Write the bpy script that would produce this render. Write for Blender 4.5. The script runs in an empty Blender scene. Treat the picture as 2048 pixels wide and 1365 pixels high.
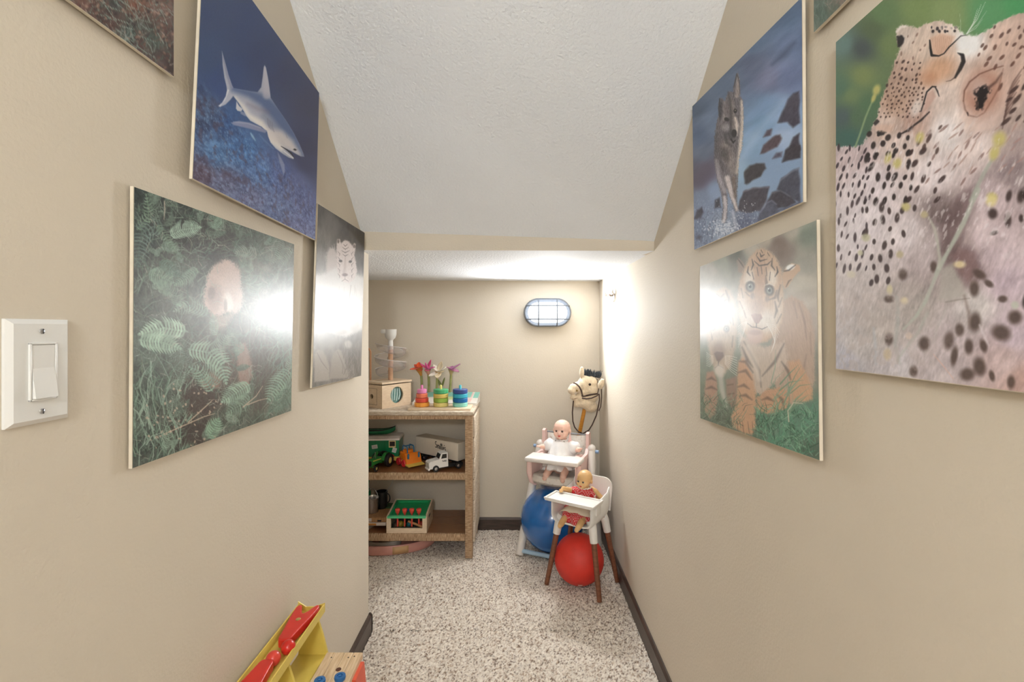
import bpy, bmesh, math, random
import numpy as np
from mathutils import Vector, Matrix, Euler

SC = bpy.context.scene
COL = SC.collection
random.seed(7)

# ---------------------------------------------------------------- camera, light, exposure
F, CX, CY, H = 969.0, 1032.0, 657.0, 1.15      # focal length and principal point in photo pixels, eye height
cam_data = bpy.data.cameras.new('camera')
cam_data.sensor_width = 36.0
cam_data.lens = F / 2048 * 36
cam_data.shift_x = -(CX - 1024) / 2048
cam_data.shift_y = (CY - 682.5) / 2048
cam_data.clip_start = 0.02
cam = bpy.data.objects.new('camera', cam_data)
cam.location = (0, 0, H)
cam.rotation_euler = (math.pi / 2, 0, 0)
COL.objects.link(cam)
SC.camera = cam

world = bpy.data.worlds.new('world')
SC.world = world
world.use_nodes = True
world.node_tree.nodes['Background'].inputs[0].default_value = (0.9, 0.95, 1.0, 1)
world.node_tree.nodes['Background'].inputs[1].default_value = 0.3

LAMP_WATTS = 8.2              # oval bulkhead lamp on the far wall
HALL_STRENGTH = 72.0           # added globe pendant, unseen behind the camera, supplying fill light
SC.view_settings.view_transform = 'Standard'
SC.view_settings.look = 'None'
SC.view_settings.gamma = 1.0
SC.view_settings.use_curve_mapping = False
SC.view_settings.exposure = 0.60
SC.cycles.use_denoising = True
SC.cycles.max_bounces = 8
SC.cycles.diffuse_bounces = 4
SC.cycles.adaptive_threshold = 0.03
SC.cycles.use_light_tree = False
SC.cycles.sample_clamp_indirect = 6.0

# ---------------------------------------------------------------- helpers
R = math.radians

def at(px, py, Y):
    """point at depth Y seen at photo pixel (px, py): used to measure the place"""
    return Vector(((px - CX) / F * Y, Y, H - (py - CY) / F * Y))

def on_level(px, py, z=0.0):
    Y = F * (H - z) / (py - CY)
    return at(px, py, Y)

def on_side(px, py, X):
    Y = F * X / (px - CX)
    return at(px, py, Y)

def lin(c):
    out = []
    for v in c:
        v = v / 255.0
        out.append(v / 12.92 if v <= 0.04045 else ((v + 0.055) / 1.055) ** 2.4)
    return tuple(out)

MATS = {}

def mat(name, col, rough=0.5, metal=0.0, var=0.06, scale=30.0, bump=0.0, bscale=80.0, spec=0.5,
        trans=0.0, emit=0.0, coat=0.0, alpha=1.0, stretch=None, col2=None, ramp=(0.35, 0.65), sheen=0.0):
    if name in MATS:
        return MATS[name]
    m = bpy.data.materials.new(name)
    m.use_nodes = True
    nt = m.node_tree
    N, L = nt.nodes, nt.links
    b = N['Principled BSDF']
    b.inputs['Roughness'].default_value = rough
    b.inputs['Metallic'].default_value = metal
    b.inputs['Specular IOR Level'].default_value = spec
    if trans: b.inputs['Transmission Weight'].default_value = trans
    if coat: b.inputs['Coat Weight'].default_value = coat
    if sheen: b.inputs['Sheen Weight'].default_value = sheen
    if alpha < 1: b.inputs['Alpha'].default_value = alpha
    c = lin(col)
    tc = N.new('ShaderNodeTexCoord')
    mp = N.new('ShaderNodeMapping')
    L.new(tc.outputs['Object'], mp.inputs['Vector'])
    if stretch: mp.inputs['Scale'].default_value = stretch
    nz = N.new('ShaderNodeTexNoise')
    nz.inputs['Scale'].default_value = scale
    nz.inputs['Detail'].default_value = 4
    L.new(mp.outputs['Vector'], nz.inputs['Vector'])
    rp = N.new('ShaderNodeValToRGB')
    if col2 is None:
        c0 = tuple(max(0, x * (1 - var)) for x in c); c1 = tuple(min(1, x * (1 + var)) for x in c)
    else:
        c0, c1 = lin(col2), c
    rp.color_ramp.elements[0].position = ramp[0]; rp.color_ramp.elements[0].color = (*c0, 1)
    rp.color_ramp.elements[1].position = ramp[1]; rp.color_ramp.elements[1].color = (*c1, 1)
    L.new(nz.outputs['Fac'], rp.inputs['Fac'])
    L.new(rp.outputs['Color'], b.inputs['Base Color'])
    if emit:
        b.inputs['Emission Color'].default_value = (*c, 1)
        b.inputs['Emission Strength'].default_value = emit
    if bump:
        n2 = N.new('ShaderNodeTexNoise')
        n2.inputs['Scale'].default_value = bscale
        n2.inputs['Detail'].default_value = 3
        L.new(mp.outputs['Vector'], n2.inputs['Vector'])
        bp = N.new('ShaderNodeBump')
        bp.inputs['Strength'].default_value = bump
        bp.inputs['Distance'].default_value = 0.004
        L.new(n2.outputs['Fac'], bp.inputs['Height'])
        L.new(bp.outputs['Normal'], b.inputs['Normal'])
    MATS[name] = m
    return m

class B:
    """collects shapes for one mesh"""
    def __init__(self):
        self.v, self.f = [], []
    def add(self, vs, fs):
        o = len(self.v)
        self.v += [tuple(p) for p in vs]
        self.f += [tuple(i + o for i in q) for q in fs]
        return self
    def box(self, lo, hi):
        x0, y0, z0 = lo; x1, y1, z1 = hi
        return self.hexa([(x0,y0,z0),(x1,y0,z0),(x1,y1,z0),(x0,y1,z0)], [(x0,y0,z1),(x1,y0,z1),(x1,y1,z1),(x0,y1,z1)])
    def hexa(self, bot, top):
        return self.add(list(bot) + list(top), [(3,2,1,0),(4,5,6,7),(0,1,5,4),(1,2,6,5),(2,3,7,6),(3,0,4,7)])
    def rbox(self, lo, hi, r=0.004, seg=2, M=None):
        """box with rounded edges"""
        bm = bmesh.new()
        bmesh.ops.create_cube(bm, size=1.0)
        c = [(a + b) / 2 for a, b in zip(lo, hi)]; s = [b - a for a, b in zip(lo, hi)]
        for v in bm.verts:
            v.co = Vector((c[0] + v.co.x * s[0], c[1] + v.co.y * s[1], c[2] + v.co.z * s[2]))
        r = min(r, min(s) * 0.49)
        bmesh.ops.bevel(bm, geom=list(bm.edges), offset=r, segments=seg, profile=0.5, affect='EDGES')
        return self.bm(bm, M)
    def bm(self, bm, M=None):
        bm.verts.index_update()
        vs = [(M @ v.co if M else v.co) for v in bm.verts]
        fs = [[v.index for v in f.verts] for f in bm.faces]
        bm.free()
        return self.add(vs, fs)
    def cyl(self, p0, p1, r0, r1=None, n=16, caps=True):
        r1 = r0 if r1 is None else r1
        p0, p1 = Vector(p0), Vector(p1)
        d = (p1 - p0).normalized()
        a = d.orthogonal().normalized(); b = d.cross(a)
        vs = []
        for p, r in ((p0, r0), (p1, r1)):
            for i in range(n):
                t = 2 * math.pi * i / n
                vs.append(p + (a * math.cos(t) + b * math.sin(t)) * r)
        fs = [(i, (i+1) % n, n + (i+1) % n, n + i) for i in range(n)]
        if caps: fs += [tuple(range(n-1, -1, -1)), tuple(range(n, 2*n))]
        return self.add(vs, fs)
    def tube(self, pts, r, n=8, closed=False, flat=None, up=None):
        """round tube along points; r a number or a list; flat=(w,t) makes a strap"""
        pts = [Vector(p) for p in pts]
        m = len(pts)
        rs = r if isinstance(r, (list, tuple)) else [r] * m
        vs, prev = [], None
        for i, p in enumerate(pts):
            if closed: d = pts[(i+1) % m] - pts[i-1]
            else: d = pts[min(i+1, m-1)] - pts[max(i-1, 0)]
            d.normalize()
            if up is not None: a = (Vector(up) - d * d.dot(Vector(up))).normalized()
            elif prev is None: a = d.orthogonal().normalized()
            else: a = (prev - d * prev.dot(d)).normalized()
            prev = a; b = d.cross(a)
            for k in range(n):
                t = 2 * math.pi * (k + (0.5 if flat else 0)) / n
                if flat: vs.append(p + a * math.cos(t) * flat[0] + b * math.sin(t) * flat[1])
                else: vs.append(p + (a * math.cos(t) + b * math.sin(t)) * rs[i])
        fs = []
        for i in range(m if closed else m - 1):
            j = (i + 1) % m
            for k in range(n):
                fs.append((i*n + k, i*n + (k+1) % n, j*n + (k+1) % n, j*n + k))
        if not closed:
            fs += [tuple(range(n-1, -1, -1)), tuple((m-1)*n + k for k in range(n))]
        return self.add(vs, fs)
    def ell(self, c, r, M=None, u=16, v=10):
        """ellipsoid; M optional 3x3 rotation"""
        c = Vector(c)
        if isinstance(r, (int, float)): r = (r, r, r)
        vs = []
        for j in range(v + 1):
            th = math.pi * j / v
            for i in range(u):
                ph = 2 * math.pi * i / u
                p = Vector((r[0]*math.sin(th)*math.cos(ph), r[1]*math.sin(th)*math.sin(ph), r[2]*math.cos(th)))
                vs.append(c + (M @ p if M else p))
        fs = []
        for j in range(v):
            for i in range(u):
                a, b = j*u + i, j*u + (i+1) % u
                fs.append((a, a + u, b + u, b) if 0 < j < v-1 else ((a, a+u, b+u) if j == 0 else (a, a+u, b)))
        return self.add(vs, fs)
    def lathe(self, prof, c=(0,0,0), n=24, sx=1.0, sy=1.0, M=None, close=False):
        """profile [(r,z)] turned about z"""
        c = Vector(c)
        vs = []
        for r, z in prof:
            for i in range(n):
                t = 2 * math.pi * i / n
                p = Vector((r*sx*math.cos(t), r*sy*math.sin(t), z))
                vs.append(c + (M @ p if M else p))
        m = len(prof); fs = []
        for j in range(m if close else m - 1):
            k = (j + 1) % m
            for i in range(n):
                fs.append((j*n + i, j*n + (i+1) % n, k*n + (i+1) % n, k*n + i))
        if not close:
            if prof[0][0] > 1e-6: fs.append(tuple(range(n-1, -1, -1)))
            if prof[-1][0] > 1e-6: fs.append(tuple((m-1)*n + i for i in range(n)))
        return self.add(vs, fs)
    def prism(self, pts, d):
        """polygon (3D points) pushed along vector d"""
        n = len(pts); d = Vector(d)
        P = [Vector(p) for p in pts]
        return self.add(P + [p + d for p in P], [tuple(range(n-1, -1, -1)), tuple(range(n, 2*n))] +
                        [(i, (i+1) % n, n + (i+1) % n, n + i) for i in range(n)])
    def xf(self, M, start=0):
        self.v = self.v[:start] + [tuple(M @ Vector(p)) for p in self.v[start:]]
        return self
    def mesh(self, name, smooth=True, angle=40):
        me = bpy.data.meshes.new(name)
        me.from_pydata(self.v, [], self.f)
        bm = bmesh.new(); bm.from_mesh(me)
        bmesh.ops.remove_doubles(bm, verts=bm.verts, dist=1e-6)
        bmesh.ops.recalc_face_normals(bm, faces=bm.faces)
        bm.to_mesh(me); bm.free()
        if smooth:
            me.shade_smooth(); me.set_sharp_from_angle(angle=R(angle))
        return me

def fuse(b, voxel, smooth=6):
    """melt a heap of overlapping shapes into one continuous skin"""
    me = b.mesh('heap', smooth=False)
    o = bpy.data.objects.new('heap', me); COL.objects.link(o)
    md = o.modifiers.new('remesh', 'REMESH'); md.mode = 'VOXEL'; md.voxel_size = voxel
    sm = o.modifiers.new('smooth', 'SMOOTH'); sm.factor = 0.5; sm.iterations = smooth
    dg = bpy.context.evaluated_depsgraph_get()
    out = bpy.data.meshes.new_from_object(o.evaluated_get(dg))
    bpy.data.objects.remove(o); bpy.data.meshes.remove(me)
    out.shade_smooth()
    return out

def obj(name, b, m, parent=None, smooth=True, angle=40, label=None, kind=None, loc=None):
    me = b.mesh(name, smooth, angle) if isinstance(b, B) else b
    if not me.materials: me.materials.append(m)
    o = bpy.data.objects.new(name, me)
    COL.objects.link(o)
    if parent is not None: o.parent = parent
    if label: o['label'] = label
    if kind: o['kind'] = kind
    if loc is not None: o.location = loc
    return o

def thing(name, label, cat, loc=(0, 0, 0), rz=0.0, group=None, rot=None):
    o = bpy.data.objects.new(name, None)
    o.empty_display_size = 0.05
    COL.objects.link(o)
    o.location = loc
    o.rotation_euler = rot if rot else (0, 0, rz)
    return tag(o, label, cat, group)

def tag(o, label, cat, group=None):
    o['label'] = label; o['category'] = cat
    if group: o['group'] = group
    return o

def struct(name, b, m, smooth=False, parent=None):
    o = obj(name, b, m, parent, smooth=smooth)
    o['kind'] = 'structure'
    return o

# ---------------------------------------------------------------- the room
XL, XR = -0.5587, 0.4785
YF = 2.779
YE = F * 0.5587 / 295          # where the left wall ends and the alcove opens
YB = -1.9                      # wall behind the camera
XA = -1.40                     # far left of the alcove
ZH = 2.62

WALL = mat('wall_paint', (217, 206, 189), rough=0.7, var=0.02, scale=2.5, bump=0.2, bscale=170, spec=0.08)
CEIL = mat('ceiling_paint', (238, 240, 243), rough=0.8, var=0.015, scale=3, bump=0.75, bscale=130, spec=0.2)
BASE = mat('baseboard_wood', (74, 61, 54), rough=0.38, var=0.25, scale=14, stretch=(1, 1, 8), bump=0.1, bscale=40)

b = B(); b.box((XL - 0.12, YB, -.009), (XL, YE, 2.7)); b.box((XA, YE - 0.12, -.009), (XL - 0.11, YE, 1.6)); struct('wall_left', b, WALL)
b = B(); b.box((XR, YB, -.009), (XR + 0.12, YF + 0.12, 2.7)); struct('wall_right', b, WALL)
b = B(); b.box((XA - 0.12, YF, -.009), (XR + 0.12, YF + 0.12, 1.7)); struct('wall_back', b, WALL)
b = B(); b.box((XA - 0.12, YE - 0.12, -.009), (XA, YF + 0.12, 1.6)); struct('wall_alcove', b, WALL)
b = B(); b.box((XL - 0.12, YB - 0.12, -.009), (XR + 0.12, YB, 2.7)); struct('wall_behind', b, WALL)

# low alcove ceiling, the narrow soffit above it and the sloping ceiling under the stairs
rf = on_side(1308.4, 502, XR); lf = on_side(721.6, 500.5, XL)
def low_z(x, y):
    t = (x - XL) / (XR - XL)
    zf = lf.z + (rf.z - lf.z) * t
    zb = 1.4267 + (1.4196 - 1.4267) * (x + 0.837) / (XR + 0.837)
    s = (y - 1.7) / (YF - 1.7)
    return zf + (zb - zf) * s
b = B()
xs = [XA, XL, XR]
def lowpt(x, front):
    y = (lf.y + (rf.y - lf.y) * (x - XL) / (XR - XL)) if front else YF
    if x < XL and front: y = YE - 0.1
    return (x, y, low_z(x, y))
for i in range(2):
    q = [lowpt(xs[i], True), lowpt(xs[i+1], True), lowpt(xs[i+1], False), lowpt(xs[i], False)]
    if i == 1:
        q[0] = (XL, lf.y + 0.002, lf.z); q[1] = (XR, rf.y + 0.002, rf.z)
    b.hexa(q, [(p[0], p[1], p[2] + 0.02) for p in q])
struct('ceiling_low', b, CEIL)

rt = on_side(1309, 483, XR); lt = on_side(721, 464, XL)
b = B()
b.hexa([(XL, lf.y, lf.z), (XR, rf.y, rf.z), (XR, rf.y + 0.1, rf.z), (XL, lf.y + 0.1, lf.z)],
       [(XL, lf.y, lt.z + 0.02), (XR, rf.y, rt.z + 0.02), (XR, rf.y + 0.1, rt.z + 0.05), (XL, lf.y + 0.1, lt.z + 0.05)])
struct('trim_1', b, WALL)

ru = on_side(1455, 0, XR); lu = on_side(579.8, 0, XL)
rows = [((XL, lf.y + 0.02, lt.z - 0.015), (XR, rf.y + 0.02, rt.z - 0.015)), ((XL, lu.y, lu.z), (XR, ru.y, ru.z)),
        ((XL, 0.44, ZH), (XR, 0.20, ZH)), ((XL, YB, ZH), (XR, YB, ZH))]
b = B()
for i in range(2):
    (a, c), (d, e) = rows[i], rows[i+1]
    up = (0, 0.05, 0.06)
    b.hexa([a, c, e, d], [tuple(Vector(p) + Vector(up)) for p in (a, c, e, d)])
struct('ceiling_slope', b, CEIL)
b = B(); b.hexa([(XL, 0.44, ZH), (XR, 0.20, ZH), (XR, YB, ZH), (XL, YB, ZH)],
                [(XL, 0.44, ZH + .06), (XR, 0.20, ZH + .06), (XR, YB, ZH + .06), (XL, YB, ZH + .06)])
struct('ceiling', b, CEIL)

# floor slab and carpet
CARP = mat('carpet_backing', (196, 182, 166), rough=0.95, var=0.3, scale=260, bump=0.5, bscale=300, spec=0.1)
b = B(); b.box((XA - 0.12, YB - 0.12, -0.06), (XR + 0.12, YF + 0.12, -0.009)); struct('floor', b, CARP)

def attr_mat(name, rough=0.9, spec=0.1, coat=0.0, coat_rough=0.2, sheen=0.0, bump=0.0, rough_var=0.0):
    m = bpy.data.materials.new(name); m.use_nodes = True
    nt = m.node_tree; N, L = nt.nodes, nt.links
    p = N['Principled BSDF']
    a = N.new('ShaderNodeAttribute'); a.attribute_name = 'colour'
    L.new(a.outputs['Color'], p.inputs['Base Color'])
    p.inputs['Roughness'].default_value = rough
    p.inputs['Specular IOR Level'].default_value = spec
    p.inputs['Coat Weight'].default_value = coat
    p.inputs['Coat Roughness'].default_value = coat_rough
    p.inputs['Sheen Weight'].default_value = sheen
    if bump:
        tc = N.new('ShaderNodeTexCoord'); n2 = N.new('ShaderNodeTexNoise')
        n2.inputs['Scale'].default_value = 900; n2.inputs['Detail'].default_value = 2
        L.new(tc.outputs['Object'], n2.inputs['Vector'])
        bp = N.new('ShaderNodeBump'); bp.inputs['Strength'].default_value = bump; bp.inputs['Distance'].default_value = 0.0006
        L.new(n2.outputs['Fac'], bp.inputs['Height']); L.new(bp.outputs['Normal'], p.inputs['Normal'])
    return m

def grid_mesh(name, P, C):
    """P (h,w,3) points, C (h,w,3) linear colours -> mesh with a colour attribute"""
    h, w = P.shape[:2]
    idx = np.arange(h * w).reshape(h, w)
    q = np.stack([idx[:-1, :-1], idx[:-1, 1:], idx[1:, 1:], idx[1:, :-1]], -1).reshape(-1, 4)
    me = bpy.data.meshes.new(name)
    me.vertices.add(h * w); me.vertices.foreach_set('co', P.reshape(-1).astype(np.float32))
    n = len(q)
    me.loops.add(n * 4); me.loops.foreach_set('vertex_index', q.reshape(-1).astype(np.int32))
    me.polygons.add(n); me.polygons.foreach_set('loop_start', (np.arange(n) * 4).astype(np.int32))
    me.update(calc_edges=True)
    at_ = me.color_attributes.new('colour', 'FLOAT_COLOR', 'POINT')
    rgba = np.ones((h * w, 4), np.float32); rgba[:, :3] = C.reshape(-1, 3)
    at_.data.foreach_set('color', rgba.reshape(-1))
    return me

def np_lin(a):
    a = np.clip(a / 255.0, 0, 1)
    return np.where(a <= 0.04045, a / 12.92, ((a + 0.055) / 1.055) ** 2.4)

RNG = np.random.default_rng(11)
def carpet(x0, x1, y0, y1, step=0.0042):
    nx, ny = int((x1 - x0) / step), int((y1 - y0) / step)
    gx, gy = np.meshgrid(np.linspace(x0, x1, nx), np.linspace(y0, y1, ny))
    jit = step * 0.38
    P = np.stack([gx + RNG.uniform(-jit, jit, gx.shape), gy + RNG.uniform(-jit, jit, gx.shape), RNG.uniform(-0.008, 0.0, gx.shape)], -1)
    P[0, :, 1] = y0; P[-1, :, 1] = y1; P[:, 0, 0] = x0; P[:, -1, 0] = x1
    k = RNG.random(gx.shape)
    pal = np.array([(238, 227, 213), (218, 204, 188), (182, 160, 141), (116, 94, 80)], float)
    sel = np.where(k < 0.48, 0, np.where(k < 0.74, 1, np.where(k < 0.90, 2, 3)))
    C = np_lin(pal[sel] + RNG.normal(0, 7, gx.shape + (1,)))
    return grid_mesh('carpet_pile', P, C)
PILE = attr_mat('carpet_pile', rough=0.95, spec=0.05, sheen=0.15)
me = carpet(XL + 0.013, XR - 0.013, 0.85, YE + 0.0125); me.materials.append(PILE)
me2 = carpet(-1.25, XR - 0.013, YE + 0.0125, YF - 0.013); me2.materials.append(PILE)
for q, lab in ((me, 'speckled beige carpet pile between the two long walls'), (me2, 'speckled beige carpet pile under the shelf and toys by the far wall')):
    o = obj('carpet_pile', q, PILE); o['kind'] = 'stuff'
    o['label'] = lab; o['category'] = 'carpet'

BH, BT = 0.066, 0.012
def baseboard(name, pts, nrm):
    """board along a wall with an eased top edge"""
    (x0, y0), (x1, y1) = pts; nx, ny = nrm
    prof = [(0, -.009), (BT, -.009), (BT, BH - 0.010), (BT * 0.45, BH), (0, BH)]
    b = B()
    P0 = [(x0 + nx * a, y0 + ny * a, z) for a, z in prof]; d = (x1 - x0, y1 - y0, 0)
    b.prism(P0, d)
    return struct(name, b, BASE)
baseboard('baseboard_right', ((XR, YB), (XR, YF)), (-1, 0))
baseboard('baseboard_left', ((XL, YB), (XL, YE + BT)), (1, 0))
baseboard('baseboard_alcove', ((XA, YE), (XL + BT, YE)), (0, 1))
baseboard('baseboard_back', ((XA, YF), (XR, YF)), (0, -1))

# ---------------------------------------------------------------- lamps
def ring_pts(w, h, n=20, dx=0.0):
    """stadium outline, width w, height h"""
    r = h / 2; a = w / 2 - r
    pts = []
    for i in range(n + 1):
        t = -math.pi/2 + math.pi * i / n
        pts.append((a + r * math.cos(t), r * math.sin(t)))
    for i in range(n + 1):
        t = math.pi/2 + math.pi * i / n
        pts.append((-a + r * math.cos(t), r * math.sin(t)))
    return pts
def loft(b, rings, cap=True):
    n = len(rings[0]); o = len(b.v)
    vs = [p for r in rings for p in r]
    fs = [(j*n + i, j*n + (i+1) % n, (j+1)*n + (i+1) % n, (j+1)*n + i) for j in range(len(rings)-1) for i in range(n)]
    if cap: fs += [tuple(range(n-1, -1, -1)), tuple((len(rings)-1)*n + i for i in range(n))]
    return b.add(vs, fs)
lc = at(1094, 626, YF)
lamp = thing('bulkhead_lamp', 'lit oval bulkhead lamp with grey wire cage on the far wall', 'lamp', (lc.x, YF, lc.z))
GREYP = mat('lamp_housing', (104, 110, 118), rough=0.45, metal=0.2)
W, Hh = 0.268, 0.162
b = B(); loft(b, [[(x, y, z) for x, z in ring_pts(w, h)] for y, w, h in ((-0.001, W, Hh), (-0.046, W, Hh), (-0.058, W - .010, Hh - .010), (-0.058, W - .018, Hh - .018), (-0.045, W - .040, Hh - .040), (-0.020, W - .046, Hh - .046), (-0.004, W-.05, Hh-.05))])
obj('housing', b, GREYP, lamp)
b = B(); loft(b, [[(x, y, z) for x, z in ring_pts(w, h)] for y, w, h in ((-0.040, W - .046, Hh - .046), (-0.052, W - .046, Hh - .046), (-0.064, W - .058, Hh - .058), (-0.072, W - .09, Hh - .09))])
DIFF = mat('lamp_diffuser', (246, 250, 255), rough=0.4, var=0.0, emit=2.4)
obj('diffuser', b, DIFF, lamp)
ld = bpy.data.lights.new('lamp_light', 'AREA'); ld.shape = 'ELLIPSE'; ld.size = .20; ld.size_y = .10; ld.energy = LAMP_WATTS; ld.color = (.95, .98, 1)
lo_ = bpy.data.objects.new('lamp_light', ld); COL.objects.link(lo_); lo_.parent = lamp; lo_.location = (0, -0.088, 0); lo_.rotation_euler = (R(-90), 0, 0)
for z in (-0.038, 0.038):
    b = B(); pts = [(-W/2 + .012, -0.056, z), (-W/2 + .02, -0.070, z), (-W/2 + .045, -0.080, z), (W/2 - .045, -0.080, z), (W/2 - .02, -0.070, z), (W/2 - .012, -0.056, z)]
    obj('cage_bar', b.tube(pts, 0.0036), GREYP, lamp)
for x in (-0.052, 0.052):
    b = B(); pts = [(x, -0.056, -Hh/2 + .006), (x, -0.072, -Hh/2 + .014), (x, -0.083, -Hh/2 + .04), (x, -0.083, Hh/2 - .04), (x, -0.072, Hh/2 - .014), (x, -0.056, Hh/2 - .006)]
    obj('cage_bar', b.tube(pts, 0.0036), GREYP, lamp)

hall = thing('added_fill_pendant', 'added white globe pendant lamp on a cord, unseen behind the viewer, for fill light', 'lamp', (-0.12, -1.15, ZH))  # pendant added out of view to light the near walls and sloping ceiling
b = B(); b.lathe([(0.05, -0.001), (0.05, -0.012), (0.02, -0.025), (0.0, -0.026)], n=24); obj('canopy', b, mat('white_metal', (235, 235, 232), rough=0.4), hall)
b = B(); b.tube([(0, 0, -0.02), (0, 0, -0.84)], 0.004); obj('cord', b, mat('white_metal', (235, 235, 232)), hall)
b = B(); b.ell((0, 0, -0.95), 0.12, u=28, v=18)
obj('globe', b, mat('hall_globe', (238, 247, 255), rough=0.4, var=0.0, emit=HALL_STRENGTH), hall)

# ---------------------------------------------------------------- posters: prints painted in code on the boards
def _hash(ix, iy, seed):
    n = (ix.astype(np.int64) * 374761393 + iy.astype(np.int64) * 668265263 + seed * 974711) & 0x7fffffff
    n = ((n ^ (n >> 13)) * 1274126177) & 0x7fffffff
    return ((n ^ (n >> 16)) & 0xffff) / 65535.0
def vnoise(x, y, seed=0):
    ix, iy = np.floor(x), np.floor(y); fx, fy = x - ix, y - iy
    fx = fx * fx * (3 - 2 * fx); fy = fy * fy * (3 - 2 * fy)
    a = _hash(ix, iy, seed); b_ = _hash(ix + 1, iy, seed); c = _hash(ix, iy + 1, seed); d = _hash(ix + 1, iy + 1, seed)
    return (a * (1 - fx) + b_ * fx) * (1 - fy) + (c * (1 - fx) + d * fx) * fy
def fbm(x, y, seed=0, oct=4):
    s, a, t = 0, 1.0, 0
    for i in range(oct):
        s = s + a * vnoise(x * 2 ** i, y * 2 ** i, seed + i * 17); t += a; a *= 0.55
    return s / t
def sstep(a, b_, x):
    t = np.clip((x - a) / (b_ - a + 1e-9), 0, 1)
    return t * t * (3 - 2 * t)

class Paint:
    """canvas over a rectangular print; strokes are given in coordinates read off an enlarged view
    (origin ox, oy and scale k of that view) and mapped onto the print by its own homography"""
    def __init__(self, quad, w, h, wm, hm):
        src = [(0, 0), (1, 0), (1, 1), (0, 1)]
        A = []
        for (u, v), (x, y) in zip(src, quad):
            A.append([u, v, 1, 0, 0, 0, -x*u, -x*v, x]); A.append([0, 0, 0, u, v, 1, -y*u, -y*v, y])
        A = np.array(A, float)
        hh = np.linalg.solve(A[:, :8], A[:, 8])
        self.Hm = np.append(hh, 1).reshape(3, 3); self.Hi = np.linalg.inv(self.Hm)
        self.w, self.h, self.wm, self.hm = w, h, wm, hm
        U, V = np.meshgrid(np.linspace(0, 1, w), np.linspace(0, 1, h))
        D = self.Hm[2, 0] * U + self.Hm[2, 1] * V + 1
        self.PX = (self.Hm[0, 0] * U + self.Hm[0, 1] * V + self.Hm[0, 2]) / D
        self.PY = (self.Hm[1, 0] * U + self.Hm[1, 1] * V + self.Hm[1, 2]) / D
        self.mx, self.my = U * wm * 100, V * hm * 100        # centimetres on the print
        self.C = np.zeros((h, w, 3)); self.view(0, 0, 1)
    def view(self, ox, oy, k):
        self.ox, self.oy, self.k = ox, oy, k
        self.X = (self.PX - ox) * k; self.Y = (self.PY - oy) * k
        return self
    def win(self, x0, y0, x1, y1):
        xs, ys = [], []
        for x, y in ((x0, y0), (x1, y0), (x1, y1), (x0, y1), ((x0+x1)/2, y0), ((x0+x1)/2, y1)):
            p = self.Hi @ np.array([x / self.k + self.ox, y / self.k + self.oy, 1.0])
            xs.append(p[0] / p[2]); ys.append(p[1] / p[2])
        a = max(0, int(min(xs) * self.w) - 2); c = min(self.w, int(max(xs) * self.w) + 3)
        r = max(0, int(min(ys) * self.h) - 2); s = min(self.h, int(max(ys) * self.h) + 3)
        if a >= c or r >= s: return None
        return (slice(r, s), slice(a, c))
    def put(self, sl, m, col):
        self.C[sl] = self.C[sl] * (1 - m[..., None]) + np.asarray(col, float) * m[..., None]
    def field(self, pts, p=3.0):
        X, Y = self.X, self.Y
        acc = np.zeros_like(self.C); ws = np.zeros(self.X.shape)
        for x, y, c in pts:
            w = 1.0 / (((X - x) ** 2 + (Y - y) ** 2) + 60.0) ** (p / 2)
            acc += w[..., None] * np.array(c, float); ws += w
        return acc / ws[..., None]
    def sdf(self, pts, sl):
        X, Y = self.X[sl], self.Y[sl]
        d = np.full(X.shape, 1e18); inside = np.zeros(X.shape, bool)
        n = len(pts)
        for i in range(n):
            (x0, y0), (x1, y1) = pts[i], pts[(i + 1) % n]
            ex, ey = x1 - x0, y1 - y0
            t = np.clip(((X - x0) * ex + (Y - y0) * ey) / (ex*ex + ey*ey + 1e-9), 0, 1)
            d = np.minimum(d, (X - x0 - t*ex) ** 2 + (Y - y0 - t*ey) ** 2)
            if y0 != y1:
                cr = ((y0 > Y) != (y1 > Y)) & (X < (x1 - x0) * (Y - y0) / (y1 - y0) + x0)
                inside ^= cr
        d = np.sqrt(d)
        return np.where(inside, -d, d)
    def poly(self, pts, col, soft=3, a=1.0, rag=0.0, seed=1, ret=False, rf=5.0):
        xs = [p[0] for p in pts]; ys = [p[1] for p in pts]; e = soft + rag + 3
        sl = self.win(min(xs) - e, min(ys) - e, max(xs) + e, max(ys) + e)
        if sl is None: return
        d = self.sdf(pts, sl)
        if rag: d = d + (vnoise(self.mx[sl] * rf, self.my[sl] * rf, seed) - 0.5) * 2 * rag
        m = a * (1 - sstep(-soft, soft, d))
        if callable(col): col = col(sl)
        self.put(sl, m, col)
        if ret:
            full = np.zeros(self.X.shape); full[sl] = m; return full
    def line(self, pts, w, col, soft=2, a=1.0):
        if not isinstance(w, (list, tuple)): w = [w] * len(pts)
        if len(w) != len(pts): w = list(np.interp(np.linspace(0, 1, len(pts)), np.linspace(0, 1, len(w)), w))
        xs = [p[0] for p in pts]; ys = [p[1] for p in pts]; e = max(w) + soft + 2
        sl = self.win(min(xs) - e, min(ys) - e, max(xs) + e, max(ys) + e)
        if sl is None: return
        X, Y = self.X[sl], self.Y[sl]
        d = np.full(X.shape, 1e9)
        for i in range(len(pts) - 1):
            (x0, y0), (x1, y1) = pts[i], pts[i + 1]
            ex, ey = x1 - x0, y1 - y0
            t = np.clip(((X - x0) * ex + (Y - y0) * ey) / (ex*ex + ey*ey + 1e-9), 0, 1)
            d = np.minimum(d, np.hypot(X - x0 - t*ex, Y - y0 - t*ey) - (w[i] + (w[i+1] - w[i]) * t) / 2)
        self.put(sl, a * (1 - sstep(-soft, soft, d)), col)
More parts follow.
